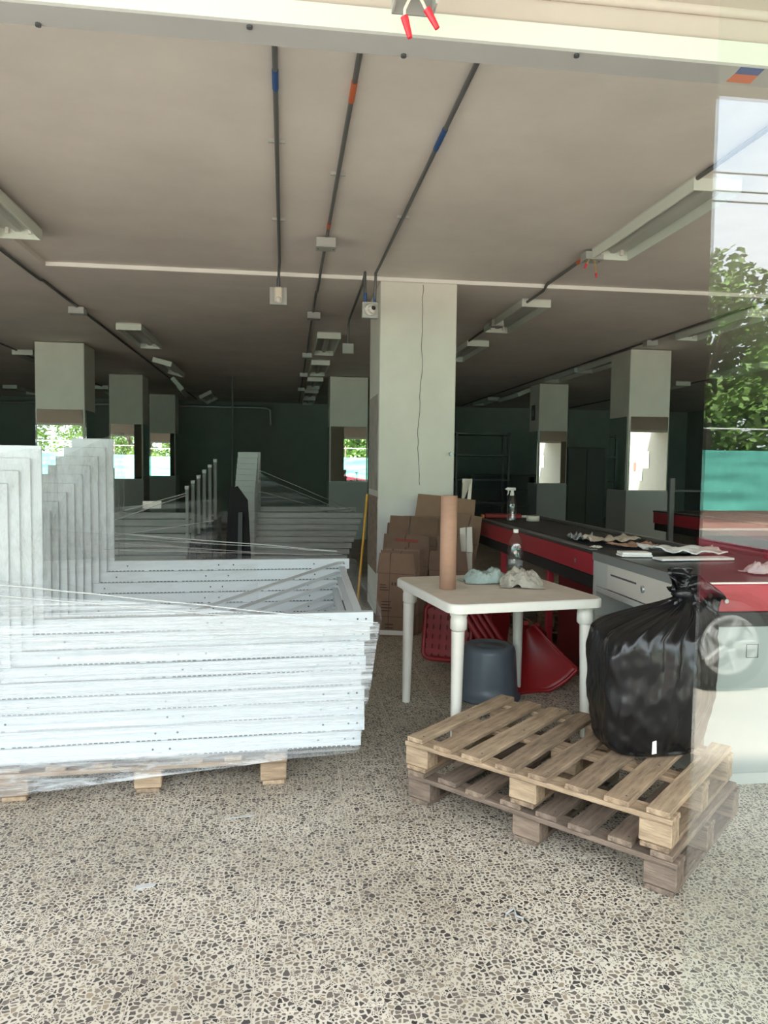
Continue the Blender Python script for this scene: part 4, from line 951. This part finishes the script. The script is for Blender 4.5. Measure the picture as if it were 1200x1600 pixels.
# car
t = thing('car', 'maroon car parked along the pavement outside the shop', 'car', (1.74, -3.75, 0))
side = [(-2.1, .30), (-2.12, .62), (-2.0, .92), (-1.55, 1.0), (-1.05, 1.40), (.15, 1.42), (.75, 1.03), (1.75, .88), (1.98, .70), (2.0, .32), (1.62, .26), (1.55, .46), (1.30, .62), (1.02, .62), (.80, .46), (.72, .26), (-.95, .26), (-1.02, .46), (-1.25, .62), (-1.52, .62), (-1.75, .46), (-1.82, .28)]
bm = bmesh.new(); a = [bm.verts.new((x, 0, z)) for x, z in side]; b = [bm.verts.new((x, 1.65, z)) for x, z in side]
bm.faces.new(a); bm.faces.new(list(reversed(b)))
for i in range(len(side)): j = (i+1) % len(side); bm.faces.new((a[j], a[i], b[i], b[j]))
for v in bm.verts:
    if v.co.z > 1.1: v.co.y += .16 if v.co.y < .5 else -.16
bmesh.ops.recalc_face_normals(bm, faces=bm.faces); bmesh.ops.bevel(bm, geom=[e for e in bm.edges if e.is_manifold], offset=.03, segments=2, affect='EDGES')
MB().bm(bm).build('body', m_car, t)
for y, sg in ((1.56, 1), (.09, -1)):
    MB().prism([(-1.42, 1.05), (-1.0, 1.33), (-.45, 1.35), (-.45, 1.05)], 0, .01, lambda p, q, h, y=y, sg=sg: (p, y+h-sg*(q-1.05)*.25+sg*.08, q)).build('side_window', m_cglass, t)
    MB().prism([(-.38, 1.05), (-.38, 1.35), (.12, 1.36), (.58, 1.05)], 0, .01, lambda p, q, h, y=y, sg=sg: (p, y+h-sg*(q-1.05)*.25+sg*.08, q)).build('side_window', m_cglass, t)
for x in (1.16, -1.38):
    for y in (1.48, .02):
        w = MB().lathe([(.20, 0), (.29, .01), (.30, .05), (.30, .13), (.29, .17), (.20, .18)], M=T(x, y, .30, rx=R(-90)), n=28).build('wheel', m_tyre, t)
        yo = y+.18 if y > 1 else y
        mb = MB(); mb.cyl((x, yo-.03, .30), (x, yo-.02, .30), .20, 24)
        for k in range(5):
            a = 2*PI*k/5; mb.bbox((.03, -.028, -.012), (.19, .028, .012), .004, Matrix.Translation((x, yo-.004, .30)) @ Matrix.Rotation(R(90), 4, 'X') @ Matrix.Rotation(a, 4, 'Z'))
        mb.lathe([(.17, .0), (.20, .012), (.205, .0)], M=T(x, yo-.006, .30, rx=R(-90)), n=28); mb.build('rim', m_rim, w)
# notices on the neighbouring wall
for k, (y, z, w, h, m) in enumerate(((1.45, 1.75, .30, .5, m_wtape), (1.1, 1.35, .22, .45, m_cloth1), (.7, 1.55, .14, .26, m_printr), (.45, 1.85, .16, .30, m_cloth1))):
    tag(MB().bbox((10.485, y-1.6-w/2, z-h/2), (10.4995, y-1.6+w/2, z+h/2), .001).build('wall_notice', m), ['tall cream notice on the neighbouring cream wall', 'pale green notice low on the neighbouring cream wall', 'small red notice on the neighbouring cream wall', 'pale green notice high on the neighbouring cream wall'][k], 'notice')
